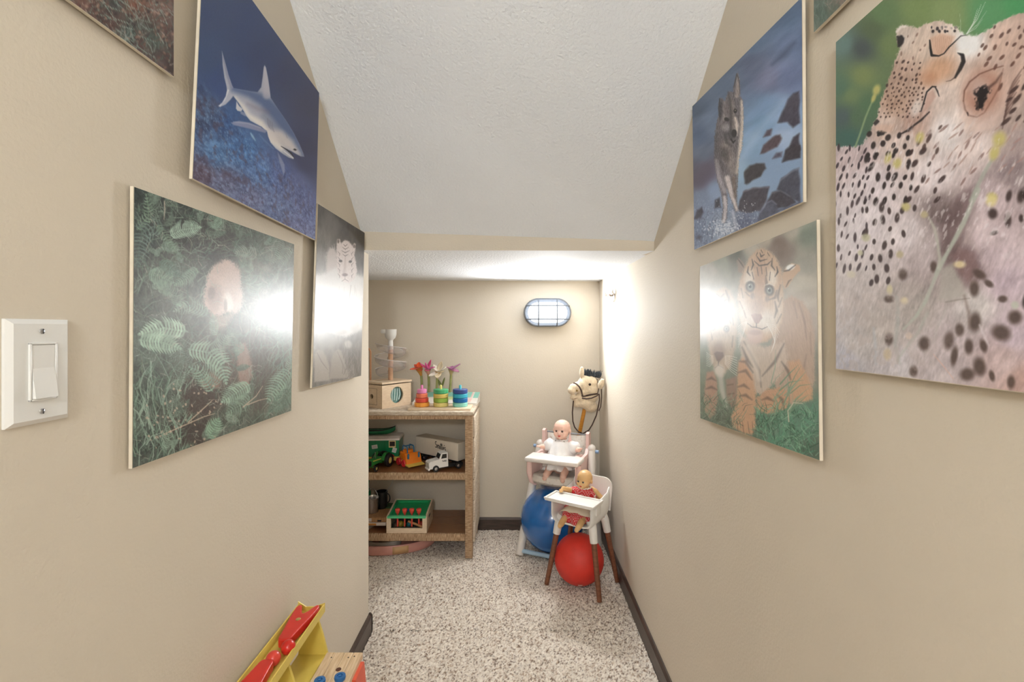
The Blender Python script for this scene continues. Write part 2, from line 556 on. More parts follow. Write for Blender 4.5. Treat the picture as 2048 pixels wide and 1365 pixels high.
    def ell(self, x, y, rx, ry, col, ang=0, soft=0.3, a=1.0):
        e = max(rx, ry) * (1 + soft) + 2
        sl = self.win(x - e, y - e, x + e, y + e)
        if sl is None: return
        X, Y = self.X[sl] - x, self.Y[sl] - y
        c, s = math.cos(R(ang)), math.sin(R(ang))
        d = np.hypot((X * c + Y * s) / rx, (-X * s + Y * c) / ry)
        self.put(sl, a * (1 - sstep(1 - soft, 1 + soft, d)), col)
    def fur(self, m, ang, amp=22, ln=1.2, wd=7.0, seed=3):
        """streaky hair along ang (degrees, on the print), strength amp"""
        c, s = math.cos(R(ang)), math.sin(R(ang))
        u = self.mx * c + self.my * s; v = -self.mx * s + self.my * c
        n = fbm(u * ln, v * wd, seed, 3) - 0.5
        self.C += (n * 2 * amp * m)[..., None]
    def tone(self, sat=1.0, con=1.0, lift=0.0, mid=128.0):
        g = self.C @ np.array((.3, .59, .11))
        self.C = g[..., None] + (self.C - g[..., None]) * sat
        self.C = (self.C - mid) * con + mid + lift
    def grain(self, amp, scale, seed=5, m=1.0, tint=(1, 1, 1)):
        n = (fbm(self.mx * scale, self.my * scale, seed, 3) - 0.5) * 2 * amp
        self.C += (n * m)[..., None] * np.array(tint)

FOAM = mat('foam_board_edge', (222, 210, 190), rough=0.7, var=0.06)
PRINT = attr_mat('poster_print', rough=0.36, spec=0.42, bump=0.12)
PRINT_DARK = attr_mat('poster_print_laminated', rough=0.30, spec=0.4, bump=0.05)

def poster(name, label, quad, X, size, res, paint, thick=0.005, pm=None, fix=None):
    """quad: TL TR BR BL as seen in the photograph; the board hangs at wall offset X (its printed face)"""
    side = -1 if X < 0 else 1
    P = [on_side(x, y, X) for x, y in quad]
    if fix: P = fix(P)
    quad = [(CX + F * p.x / p.y, CY - F * (p.z - H) / p.y) for p in P]
    t = thing(name, label, 'poster', (X, sum(p.y for p in P) / 4, min(p.z for p in P)))
    org = Vector(t.location)
    w, h = res
    C = Paint(quad, w, h, *size); paint(C)
    u = np.linspace(0, 1, w)[None, :, None]; v = np.linspace(0, 1, h)[:, None, None]
    q = [np.array(p - org) for p in P]
    G = (q[0] * (1 - u) + q[1] * u) * (1 - v) + (q[3] * (1 - u) + q[2] * u) * v
    G[..., 0] -= side * 0.0004
    if side < 0: pass
    me = grid_mesh('print', G, np_lin(C.C))
    me.materials.append(pm or PRINT)
    obj('print', me, pm or PRINT, t)
    b = B()
    e = 0.0006
    L_ = [Vector(x) for x in q]
    c = sum(L_, Vector()) / 4
    L_ = [p + (p - c).normalized() * 0.0012 for p in L_]
    b.prism(L_, (side * thick, 0, 0))
    obj('board', b, FOAM, t, smooth=False)
    return t

# ---- shark
def p_shark(C):
    C.view(360, 0, 2.73)
    C.C = C.field([(200,60,(44,66,118)),(130,300,(46,72,124)),(400,150,(38,62,118)),(600,400,(38,52,104)),(740,560,(46,52,98)),(700,800,(44,50,98)),
        (700,900,(52,60,110)),(650,1000,(78,92,148)),(300,650,(38,82,146)),(150,600,(56,80,124)),(200,850,(66,112,170)),(350,830,(52,104,170)),(450,950,(70,108,170)),
        (120,950,(86,70,92)),(250,1000,(92,96,134)),(400,1100,(96,104,148)),(550,1150,(82,100,152)),(650,1250,(84,92,144)),(700,1150,(76,88,144)),(250,480,(36,66,130)),
        (560,950,(64,84,146)),(480,330,(34,56,112)),(160,-200,(48,66,112)),(350,-100,(42,62,112))], 3.2)
    X, Y = C.X, C.Y
    reef = sstep(-60, 140, Y - (430 + (X - 100) * 0.98)) * 0.95
    n = fbm(C.mx * 0.9, C.my * 1.6, 21, 5); n2 = fbm(C.mx * 2.6, C.my * 3.4, 9, 3)
    C.C += ((n - 0.5) * 120 * reef)[..., None] * np.array((0.8, 1, 1.1))
    C.put(np.s_[:, :], reef * sstep(0.58, 0.75, n2) * 0.55, (128, 158, 196))
    C.put(np.s_[:, :], reef * sstep(0.56, 0.72, fbm(C.mx * 0.7, C.my * 0.9, 33)) * 0.6, (74, 58, 84))
    C.line([(395,735),(405,752),(420,775)], [6,12,4], (150,190,215), 4, .8)
    C.line([(440,740),(470,775),(520,820)], [4,9,4], (88,124,178), 5, .7)
    # far pectoral fin, pelvic fins
    C.poly([(540,835),(560,870),(578,905),(579,945),(572,962),(565,935),(550,890)], (118,130,170), 4)
    C.poly([(316,560),(330,585),(350,603),(342,617),(322,612),(313,600)], (205,204,214), 3)
    C.poly([(340,612),(362,625),(378,645),(358,640),(338,628)], (120,136,176), 3)
    body = [(234,284),(250,340),(272,420),(292,475),(300,489),(340,497),(390,507),(432,513),(452,486),(460,430),(466,378),(471,366),(478,380),(488,430),(497,490),(503,543),
        (540,600),(585,665),(625,730),(655,790),(676,840),(681,858),(664,858),(640,846),(612,830),(585,818),(565,808),(600,838),(630,866),(624,874),(600,866),(570,848),(530,817),(503,785),(490,752),(485,728),
        (455,700),(420,682),(392,667),(372,642),(355,612),(330,572),(310,546),(298,531),(283,550),(255,576),(225,588),(213,583),(236,566),(256,532),(263,500),(260,478),(248,430),(238,360)]
    m = C.poly(body, (176,180,200), 3, ret=True)
    save = C.C.copy()
    C.line([(300,495),(390,520),(470,560),(545,640),(610,735),(672,845)], [26,44,64,74,62,18], (64,92,154), 22, .85)
    C.line([(470,640),(520,700),(565,770)], [30,46,30], (92,106,150), 26, .45)
    C.line([(310,540),(350,585),(385,640),(450,685),(500,760),(560,815)], [10,18,26,38,44,30], (238,232,226), 16, .9)
    C.line([(500,740),(550,755),(600,790),(650,840)], [60,70,56,16], (226,216,214), 22, .85)
    C.line([(268,500),(248,545),(222,584)], [12,14,5], (226,226,232), 5, .8)
    C.line([(236,290),(262,400),(288,480)], [6,16,20], (138,142,178), 6, .8)
    C.line([(470,380),(478,450),(482,530)], [12,26,42], (196,192,208), 10, .7)
    C.line([(380,575),(440,605),(490,620)], [10,24,18], (112,96,128), 16, .35)
    k = m[..., None] / max(m.max(), 1e-6)
    C.C = save * (1 - k) + C.C * k
    C.poly([(284,676),(330,667),(390,678),(440,698),(484,722),(474,734),(420,719),(350,701),(300,689)], (128,136,176), 4)
    C.line([(300,672),(380,682),(450,706)], 5, (178,180,202), 4, .6)
    for i, (x, y) in enumerate(((486,655),(494,662),(503,668),(512,676))):
        C.line([(x, y), (x + 2, y + 28), (x + 10, y + 52)], 3, (120,116,140), 2, .7)
    C.line([(584,735),(592,760)], 3, (150,140,150), 3, .6)
    C.line([(560,806),(590,824),(612,842),(630,868)], [3,7,8,3], (26,26,46), 2, .95)
    C.ell(633, 822, 8, 5, (30,30,44), 25); C.line([(622,822),(634,828),(644,822)], 2, (90,84,90), 1.5)
    C.line([(575,832),(600,852),(622,868)], 4, (248,244,240), 3, .9)
    C.tone(.86, 1.0, 4)
    C.grain(6, 9, 2)

# ---- ferns
def frond(C, pts, ln, col, wd=6, n=16, side=(1, 1), dark=None):
    P = [np.array(p, float) for p in pts]
    seg = [np.linalg.norm(P[i+1] - P[i]) for i in range(len(P)-1)]; tot = sum(seg)
    C.line(pts, wd * 0.8, tuple(c * 0.8 for c in col), 1.5, .9)
    for k in range(n):
        s = (k + 0.5) / n; d = s * tot; i = 0
        while i < len(seg) - 1 and d > seg[i]: d -= seg[i]; i += 1
        p = P[i] + (P[i+1] - P[i]) * min(1, d / seg[i]); t = (P[i+1] - P[i]) / seg[i]
        l = ln * (math.sin(math.pi * min(1, 0.18 + 0.86 * s)) ** 0.8 + 0.08)
        for sg in (1, -1):
            if not side[0 if sg > 0 else 1]: continue
            nrm = np.array((-t[1], t[0])) * sg
            e = p + (nrm * 0.86 + t * 0.5) * l
            mid = p + (nrm * 0.9 + t * 0.25) * l * 0.5
            sh = 0.85 + 0.3 * random.random()
            C.line([tuple(p), tuple(mid), tuple(e)], [wd * 0.7, wd, 1.5], tuple(min(255, c * sh) for c in col), 1.8, .9)

def blades(C, box, n, cols, ln=(40, 110), w=(2, 6), ang=(-120, -60), curve=0.3, a=.8):
    for _ in range(n):
        x, y = random.uniform(box[0], box[2]), random.uniform(box[1], box[3])
        L_, A = random.uniform(*ln), R(random.uniform(*ang))
        cv = random.uniform(-curve, curve)
        p = [(x, y), (x + math.cos(A) * L_ * .5, y + math.sin(A) * L_ * .5), (x + math.cos(A + cv) * L_, y + math.sin(A + cv) * L_)]
        ww = random.uniform(*w)
        C.line(p, [ww, ww * .8, 1], random.choice(cols), 1.6, a)

def p_fern(C):
    random.seed(3)
    C.view(230, 350, 2.275)
    C.C = C.field([(120,90,(30,44,40)),(300,150,(36,48,42)),(600,260,(60,72,62)),(150,300,(44,58,52)),(300,320,(52,54,48)),(480,330,(52,52,46)),(250,420,(66,74,64)),(350,600,(80,86,76)),
        (650,450,(112,112,100)),(760,420,(100,104,92)),(700,600,(108,104,92)),(450,720,(80,78,68)),(650,780,(82,72,60)),(700,900,(74,60,50)),(400,1040,(62,46,38)),(330,1150,(60,52,44)),
        (180,800,(74,92,80)),(180,1000,(62,80,68)),(150,1200,(52,66,58)),(550,1100,(74,88,74)),(740,1000,(86,104,88)),(780,700,(100,108,94)),(540,900,(92,78,66))], 3)
    C.C += ((fbm(C.mx * 0.8, C.my * 0.8, 4, 5) - .5) * 70)[..., None]
    C.C += ((fbm(C.mx * 3.2, C.my * 3.2, 14, 3) - .5) * 44)[..., None] * np.array((.8, 1, .9))
    g1 = [(92,122,102),(72,104,86),(118,146,124),(58,88,72),(136,158,138),(104,120,96)]
    blades(C, (80,60,810,480), 420, g1, (30,95), (2,5), (-200,20), .7, .75)
    blades(C, (80,480,810,1330), 520, g1, (35,120), (2,6), (-150,-20), .5, .75)
    blades(C, (80,900,330,1330), 120, [(122,158,134),(150,180,158),(92,130,106)], (70,170), (3,7), (-120,-50), .4, .85)
    blades(C, (600,800,810,1130), 110, [(110,146,122),(92,126,104)], (50,130), (3,6), (-100,-40), .4, .8)
    # the animal half hidden in the ferns
    C.poly([(400,600),(402,540),(415,470),(440,420),(475,390),(510,388),(545,410),(566,440),(570,500),(580,560),(572,610),(545,640),(520,625),(470,650),(440,640)], (206,174,162), 10, .95, 8)
    C.ell(450, 560, 34, 60, (150,116,104), 0, .5, .7); C.ell(436, 545, 16, 28, (118,92,84), 0, .4, .7)
    C.ell(515, 585, 18, 42, (226,216,206), -8, .5, .9); C.ell(500, 600, 8, 30, (120,96,86), 0, .4, .6)
    C.poly([(430,640),(470,650),(540,635),(500,700),(455,715)], (170,140,124), 14, .7, 8)
    C.poly([(548,780),(590,770),(618,850),(622,920),(596,980),(560,940)], (172,134,118), 8, .75, 6)
    C.poly([(380,950),(430,905),(480,930),(470,975),(400,985)], (150,110,92), 10, .8, 6)
    C.poly([(300,1010),(350,965),(440,985),(470,1040),(430,1100),(320,1090)], (58,40,32), 16, .8, 8)
    C.poly([(620,800),(700,800),(720,900),(690,1060),(620,1090),(640,940)], (70,52,42), 24, .6, 8)
    C.poly([(320,1130),(410,1130),(400,1220),(320,1225)], (52,38,32), 14, .8, 6)
    C.poly([(430,345),(490,345),(480,400),(440,410)], (42,40,36), 14, .7, 6)
    for _ in range(70):
        x, y = random.uniform(95, 800), random.uniform(90, 1280)
        if 380 < x < 600 and 370 < y < 680: continue
        A = random.uniform(-2.8, .4); L_ = random.uniform(45, 120); cv = random.uniform(-.5, .5)
        sh = random.uniform(.75, 1.15)
        frond(C, [(x, y), (x + math.cos(A) * L_ * .5, y + math.sin(A) * L_ * .5), (x + math.cos(A + cv) * L_, y + math.sin(A + cv) * L_)], L_ * random.uniform(.22, .4), (112 * sh, 140 * sh, 120 * sh), random.uniform(3.5, 6), 12)
    lg, mg, dg_ = (152,186,162), (118,152,128), (86,120,100)
    frond(C, [(100,255),(150,190),(148,130),(138,85)], 30, (120,156,126), 6, 12)
    frond(C, [(220,250),(170,240),(125,270),(108,330),(104,430)], 62, (86,112,104), 7, 16, (1, 1))
    frond(C, [(190,230),(235,300),(275,360)], 24, (112,146,118), 6, 12)
    frond(C, [(250,280),(300,252),(390,240)], 46, lg, 7, 18)
    frond(C, [(150,460),(210,470),(265,500)], 58, mg, 8, 14); frond(C, [(370,430),(320,480),(265,510)], 34, mg, 7, 14)
    frond(C, [(200,400),(250,430),(300,470)], 36, dg_, 7, 12)
    frond(C, [(420,640),(340,600),(260,630)], 40, (130,158,138), 6, 14)
    frond(C, [(320,720),(220,705),(105,735)], 60, (160,196,170), 11, 16); frond(C, [(110,760),(210,770),(300,800)], 54, (150,188,162), 11, 15)
    frond(C, [(330,800),(420,815),(480,870),(505,960)], 62, (140,176,152), 10, 18)
    frond(C, [(440,990),(380,900),(330,880)], 44, (126,164,140), 8, 12)
    frond(C, [(610,960),(560,990),(480,1040)], 50, (138,176,150), 9, 14); frond(C, [(600,1000),(570,1050),(500,1090)], 40, mg, 8, 12)
    frond(C, [(790,890),(740,960),(690,1040)], 52, (124,162,138), 8, 14); frond(C, [(795,980),(760,1030),(700,1080)], 40, dg_, 7, 12)
    frond(C, [(750,290),(735,340),(710,410)], 46, (120,140,124), 5, 14); frond(C, [(800,330),(770,370),(740,420)], 34, (124,142,128), 5, 12)
    frond(C, [(480,250),(450,210),(440,170)], 40, mg, 5, 12); frond(C, [(640,380),(600,350),(540,360)], 36, (128,146,130), 5, 12)
    frond(C, [(420,1200),(450,1150),(470,1110)], 44, (122,166,134), 9, 10)
    for p in ([(240,1175),(400,1105),(450,1090)],[(330,1130),(430,1040),(440,1030)],[(580,1060),(640,1010),(670,965)],[(600,1050),(650,1030),(690,1020)]):
        C.line(p, [5,4,2], (206,178,150), 1.8, .9)
    for _ in range(60):
        C.ell(random.uniform(120,480), random.uniform(950,1250), random.uniform(2,6), random.uniform(3,8), (206,176,150), random.uniform(0,180), .4, .8)
    C.line([(222,120),(224,160),(220,205)], [5,6,3], (190,170,150), 2, .8)
    C.line([(470,780),(490,850),(520,870)], [9,9,4], (160,170,156), 3, .6)
    blades(C, (85,100,800,1300), 260, [(168,186,170),(136,156,138),(190,180,164)], (18,60), (1.5,3), (-180,0), .6, .7)
    C.C += ((fbm(C.mx * 5, C.my * 5, 71, 3) - .5) * 40)[..., None]
    C.tone(.80, .92, 10, 100)  # greyed and lifted: the pale veil of lamp glare put into the print colours

# ---- white tiger (black and white print)
def p_white(C):
    random.seed(9)
    C.view(600, 380, 3.25)
    C.C = C.field([(140,120,(92,88,84)),(250,180,(98,94,90)),(380,270,(64,58,54)),(410,340,(62,56,52)),(150,300,(128,124,120)),(120,450,(150,146,142)),(390,450,(106,102,98)),(350,250,(86,80,76)),
        (120,620,(196,192,188)),(300,650,(206,202,198)),(380,650,(196,192,190)),(200,800,(208,204,200)),(350,850,(186,182,178)),(150,950,(160,156,150)),(350,980,(136,130,124)),(380,1100,(128,122,116)),(200,1150,(152,146,140)),(120,1250,(140,136,130)),(350,1230,(132,126,120))], 3)
    C.C += ((fbm(C.mx * .5, C.my * .35, 8, 4) - .5) * 46)[..., None]
    for x, y, w in ((170,200,30),(230,240,26),(200,160,20)):
        C.ell(x, y, w, 60, (122,118,114), 10, .7, .6)
    # paw raised on the left, body, head
    C.poly([(168,520),(172,410),(190,380),(222,378),(238,420),(240,520),(232,600),(170,600)], (204,194,190), 10, .95, 6)
    C.poly([(98,560),(170,540),(240,500),(300,590),(350,540),(406,570),(404,900),(300,960),(180,920),(95,880)], (216,212,208), 16, .9, 8)
    m = C.poly([(236,350),(240,322),(256,320),(266,345),(290,325),(318,335),(338,362),(350,345),(360,352),(358,390),(352,420),(362,470),(370,530),(352,580),(318,605),(285,600),(250,560),(236,500),(234,430)], (216,204,200), 6, .98, 4, ret=True)
    C.fur(m, 80, 16, 1.4, 6)
    C.ell(247, 335, 7, 12, (120,108,104), 0, .4); C.ell(350, 366, 7, 12, (126,114,110), 0, .4)
    sk = (104,92,88)
    for p in ([(280,352),(292,366),(306,352)],[(274,372),(292,386),(314,372)],[(268,394),(292,408),(320,394)],[(276,418),(292,430),(312,418)]):
        C.line(p, [2,5,2], sk, 1.6, .85)
    for x, s in ((252, 1), (338, -1)):
        for k in range(5):
            y = 400 + k * 36
            C.line([(x - 8*s, y), (x + 4*s, y + 14), (x + 2*s, y + 30)], [2,5,2], sk, 2, .6)
    C.ell(262, 462, 11, 8, (84,74,70), 10, .4); C.ell(325, 466, 10, 8, (84,74,70), -10, .4)
    C.line([(292,440),(290,500),(284,545)], [10,14,20], (186,170,166), 6, .6)
    C.ell(290, 552, 18, 10, (134,112,108), 0, .4); C.line([(290,560),(290,580),(270,594)], 3, (116,102,98), 2, .8); C.line([(290,580),(312,594)], 3, (116,102,98), 2, .8)
    for p in ([(212,385),(206,360)],[(222,384),(220,350)],[(198,400),(192,372)]): C.line(p, 3, (196,188,184), 1.5, .8)
    for p in ([(150,860),(160,800),(190,765),(235,770)],[(240,780),(275,770),(280,820),(265,850)],[(160,880),(200,900),(260,890)],[(330,620),(320,700),(300,760)]):
        C.line(p, 4, (158,150,146), 3, .7)
    for k in range(14):
        x, y = random.uniform(120,390), random.uniform(620,900)
        C.line([(x, y), (x + random.uniform(-20,20), y + 50)], [2,5,1], (164,156,152), 3, .45)
    # rocks, grass
    for x, y, rx, ry, c in ((310,1005,24,26,(206,200,194)),(350,880,34,40,(190,184,178)),(260,920,40,22,(176,170,164)),(170,980,60,50,(170,166,160))): C.ell(x, y, rx, ry, c, 0, .4, .8)
    C.poly([(92,1250),(92,1070),(115,1040),(145,1045),(170,1090),(188,1150),(190,1240)], (186,178,170), 7, .9, 3)
    C.poly([(190,1230),(200,1110),(222,1050),(248,1036),(268,1050),(292,1120),(318,1200),(318,1225)], (176,168,160), 7, .9, 3)
    C.line([(110,1060),(140,1120),(178,1170)], [3,5,2], (128,120,112), 4, .6); C.line([(240,1050),(270,1120),(300,1200)], [3,5,2], (130,122,114), 4, .6)
    blades(C, (270,1020,400,1240), 60, [(160,152,144),(178,170,162),(120,114,108)], (40,90), (2,4), (-110,-50), .3, .6)
    C.tone(1, 1.12, -26, 120)
    C.grain(9, 6, 4)

# ---- wolf
def p_wolf(C):
    random.seed(5)
    C.view(1360, 0, 2.625)
    C.C = C.field([(100,560,(66,88,120)),(250,380,(92,114,148)),(400,200,(84,112,150)),(550,80,(80,108,148)),(600,250,(98,120,164)),(480,400,(118,126,166)),(420,330,(86,100,136)),(570,400,(110,126,172)),
        (450,640,(112,152,196)),(400,760,(136,172,212)),(130,800,(104,120,152)),(150,900,(96,88,116)),(100,720,(88,112,154)),(560,640,(140,170,210)),(560,720,(160,184,218)),(170,640,(108,130,166)),(480,560,(118,152,196)),
        (200,1000,(140,162,198)),(350,1180,(96,106,138)),(120,1050,(122,140,174)),(120,1250,(108,126,160)),(250,1200,(150,166,192)),(500,860,(132,160,198)),(330,900,(150,184,216)),(110,930,(92,84,110)),(380,1000,(140,168,200))], 3.2)
    d = (C.X * .62 + C.Y * .78)
    C.C += ((fbm(d / 55, (C.X * .78 - C.Y * .62) / 220, 12, 4) - .5) * 50 * sstep(1300, 700, C.Y + 0.4 * C.X))[..., None] * np.array((1, 1, 1.1))
    C.line([(500,330),(555,280),(605,225)], [8,34,14], (58,72,104), 22, .7)
    C.line([(100,960),(200,840),(300,720)], [60,50,20], (94,82,108), 34, .5)
    C.line([(320,860),(420,700),(560,520)], [26,40,20], (170,196,226), 26, .45)
    C.put(np.s_[:, :], sstep(.58, .7, fbm(C.mx * 3, C.my * 2, 31, 3)) * sstep(950, 1150, C.Y) * .5, (176,190,212))
    C.put(np.s_[:, :], sstep(.56, .7, fbm(C.mx * 1.6, C.my * 2.2, 41, 3)) * sstep(1020, 1200, C.Y) * .6, (70,78,108))
    rk = (62,54,64)
    def rock(pts, c, hi=None):
        mk = C.poly(pts, tuple(x * .92 for x in c), 8, .97, 5, int(pts[0][0]), ret=True, rf=.5)
        if mk is not None: C.C += ((fbm(C.mx * 1.2, C.my * 1.8, 61, 3) - .5) * 34 * mk)[..., None]
        if hi: C.line(hi, 6, tuple(min(255, x + 58) for x in c), 6, .6)
    rock([(528,640),(545,590),(575,520),(600,490),(630,480),(632,650),(600,670),(575,640)], (66,60,80))
    rock([(455,715),(475,680),(495,675),(490,705)], (84,68,82)); rock([(437,805),(455,755),(500,720),(540,700),(546,725),(525,770),(470,795)], (90,68,78))
    rock([(580,770),(600,720),(630,705),(632,790),(600,800)], (64,54,68)); rock([(550,850),(565,790),(600,762),(632,768),(632,830),(590,840)], (54,46,58))
    rock([(500,830),(520,800),(548,795),(545,820)], (92,86,110))
    rock([(355,960),(358,900),(385,865),(420,850),(460,855),(472,880),(440,920),(395,940),(368,965)], (60,52,58))
    rock([(322,1090),(330,1050),(352,1000),(400,978),(482,978),(470,1040),(440,1095),(400,1110),(340,1105)], (72,66,80), [(352,1002),(400,982),(478,980)])
    rock([(525,990),(545,935),(590,900),(630,880),(634,1062),(600,1050),(560,1010)], (74,76,96), [(540,945),(590,905),(628,888)])
    rock([(470,1060),(500,1005),(540,995),(590,1030),(615,1062),(560,1085),(520,1090)], (62,58,72), [(498,1010),(540,998),(586,1030)])
    rock([(425,1155),(440,1105),(470,1058),(495,1045),(520,1065),(530,1092),(590,1075),(630,1062),(634,1070),(520,1115)], (84,88,112), [(440,1108),(470,1060),(498,1048),(520,1068)])
    rock([(195,1090),(200,1050),(225,1030),(230,1085)], (58,56,72)); rock([(80,1150),(95,1105),(120,1090),(130,1115),(115,1150)], (64,62,84)); rock([(85,1255),(100,1235),(118,1240),(112,1258)], (70,72,98))
    body = [(322,360),(330,395),(335,450),(334,492),(350,515),(354,600),(352,680),(345,770),(328,830),(322,960),(316,1050),(327,1098),(310,1110),(292,1060),(262,988),(268,1045),(264,1130),(256,1162),(232,1168),
        (240,1085),(232,1020),(206,935),(192,835),(194,720),(205,640),(217,600),(217,530),(222,505),(236,503),(252,520),(262,490),(278,465),(296,468),(300,440),(310,395)]
    m = C.poly(body, (104,99,103), 5, .98, 5, ret=True)
    save = C.C.copy()
    C.line([(345,520),(348,640),(338,780),(318,900)], [16,22,26,14], (196,186,178), 10, .85)
    C.line([(322,372),(322,430),(318,490)], [5,16,22], (150,138,136), 6, .8); C.line([(330,400),(333,480)], 6, (214,204,196), 4, .7)
    C.ell(235, 560, 12, 44, (66,62,70), 4, .4, .9); C.line([(222,510),(230,560),(226,620)], 8, (58,54,62), 5, .6)
    C.line([(250,530),(255,600),(245,660)], [20,30,26], (150,142,142), 12, .7)
    C.ell(275, 560, 30, 44, (104,98,100), 0, .6, .8); C.line([(292,520),(296,580),(300,650),(305,690)], [16,24,26,20], (126,118,116), 10, .8)
    C.line([(310,610),(318,650),(316,700)], [14,18,10], (206,196,190), 8, .85)
    C.line([(258,640),(270,680),(285,715)], [30,36,20], (70,66,72), 14, .7); C.ell(262, 660, 20, 24, (176,172,178), 0, .6, .55)
    C.ell(308, 572, 7, 10, (36,32,34), 0, .4); C.ell(262, 618, 12, 9, (44,40,46), 20, .5, .8)
    C.ell(303, 690, 12, 17, (26,24,30), 0, .35); C.line([(285,722),(298,738),(308,728)], [4,6,3], (34,32,38), 3, .9)
    C.line([(200,720),(215,800),(240,860)], [40,56,50], (84,80,86), 26, .6); C.line([(255,760),(275,820),(300,900)], [50,60,30], (140,130,126), 26, .7)
    C.line([(250,790),(262,830)], [44,26], (64,60,64), 14, .6)
    C.line([(205,840),(220,930),(250,1000)], [18,30,24], (156,150,158), 12, .8)
    C.line([(265,930),(290,1020),(318,1095)], [30,22,16], (190,182,182), 8, .85); C.line([(300,930),(306,1030)], [20,10], (118,104,96), 6, .7)
    C.line([(250,1030),(256,1090),(246,1160)], [18,18,16], (186,180,184), 6, .8)
    k = m[..., None] / .98
    C.C = save * (1 - k) + C.C * k
    C.fur(m, 78, 34, 1.6, 8, 6); C.fur(m, 100, 22, 3, 12, 8)
    g_ = (C.C - 105) * 1.35 + 108; C.C = C.C * (1 - m[..., None]) + g_ * m[..., None]
    C.ell(309, 572, 9, 12, (24,20,22), 0, .3); C.ell(309, 569, 3, 3, (150,140,120), 0, .4); C.ell(262, 617, 13, 9, (30,26,30), 20, .4)
    C.ell(303, 692, 14, 20, (18,16,20), 0, .3); C.line([(283,722),(298,742),(310,730)], [4,8,3], (24,22,28), 2.5, .95)
    C.line([(224,508),(219,560),(222,606)], [5,8,4], (44,40,48), 3, .85); C.line([(300,445),(318,372),(330,410),(333,480)], [4,6,5,4], (60,54,58), 2.5, .8)
    C.line([(270,470),(282,520),(286,600),(284,680)], [5,10,14,12], (66,60,64), 7, .7); C.line([(252,700),(262,740),(290,760)], [10,16,8], (58,54,60), 8, .6)
    C.line([(296,1110),(306,1160),(310,1190)], [18,14,16], (196,200,214), 8, .7)
    for _ in range(170):
        x = random.gauss(255, 55); y = random.gauss(1190, 25)
        C.ell(x, y, random.uniform(2,6), random.uniform(2,5), (206,212,224), 0, .5, .75)
    for _ in range(40): C.ell(random.uniform(200,420), random.uniform(1040,1150), 2.5, 2.5, (220,224,232), 0, .5, .7)
    C.tone(.9, 1.06, 6)
    C.grain(6, 8, 2)

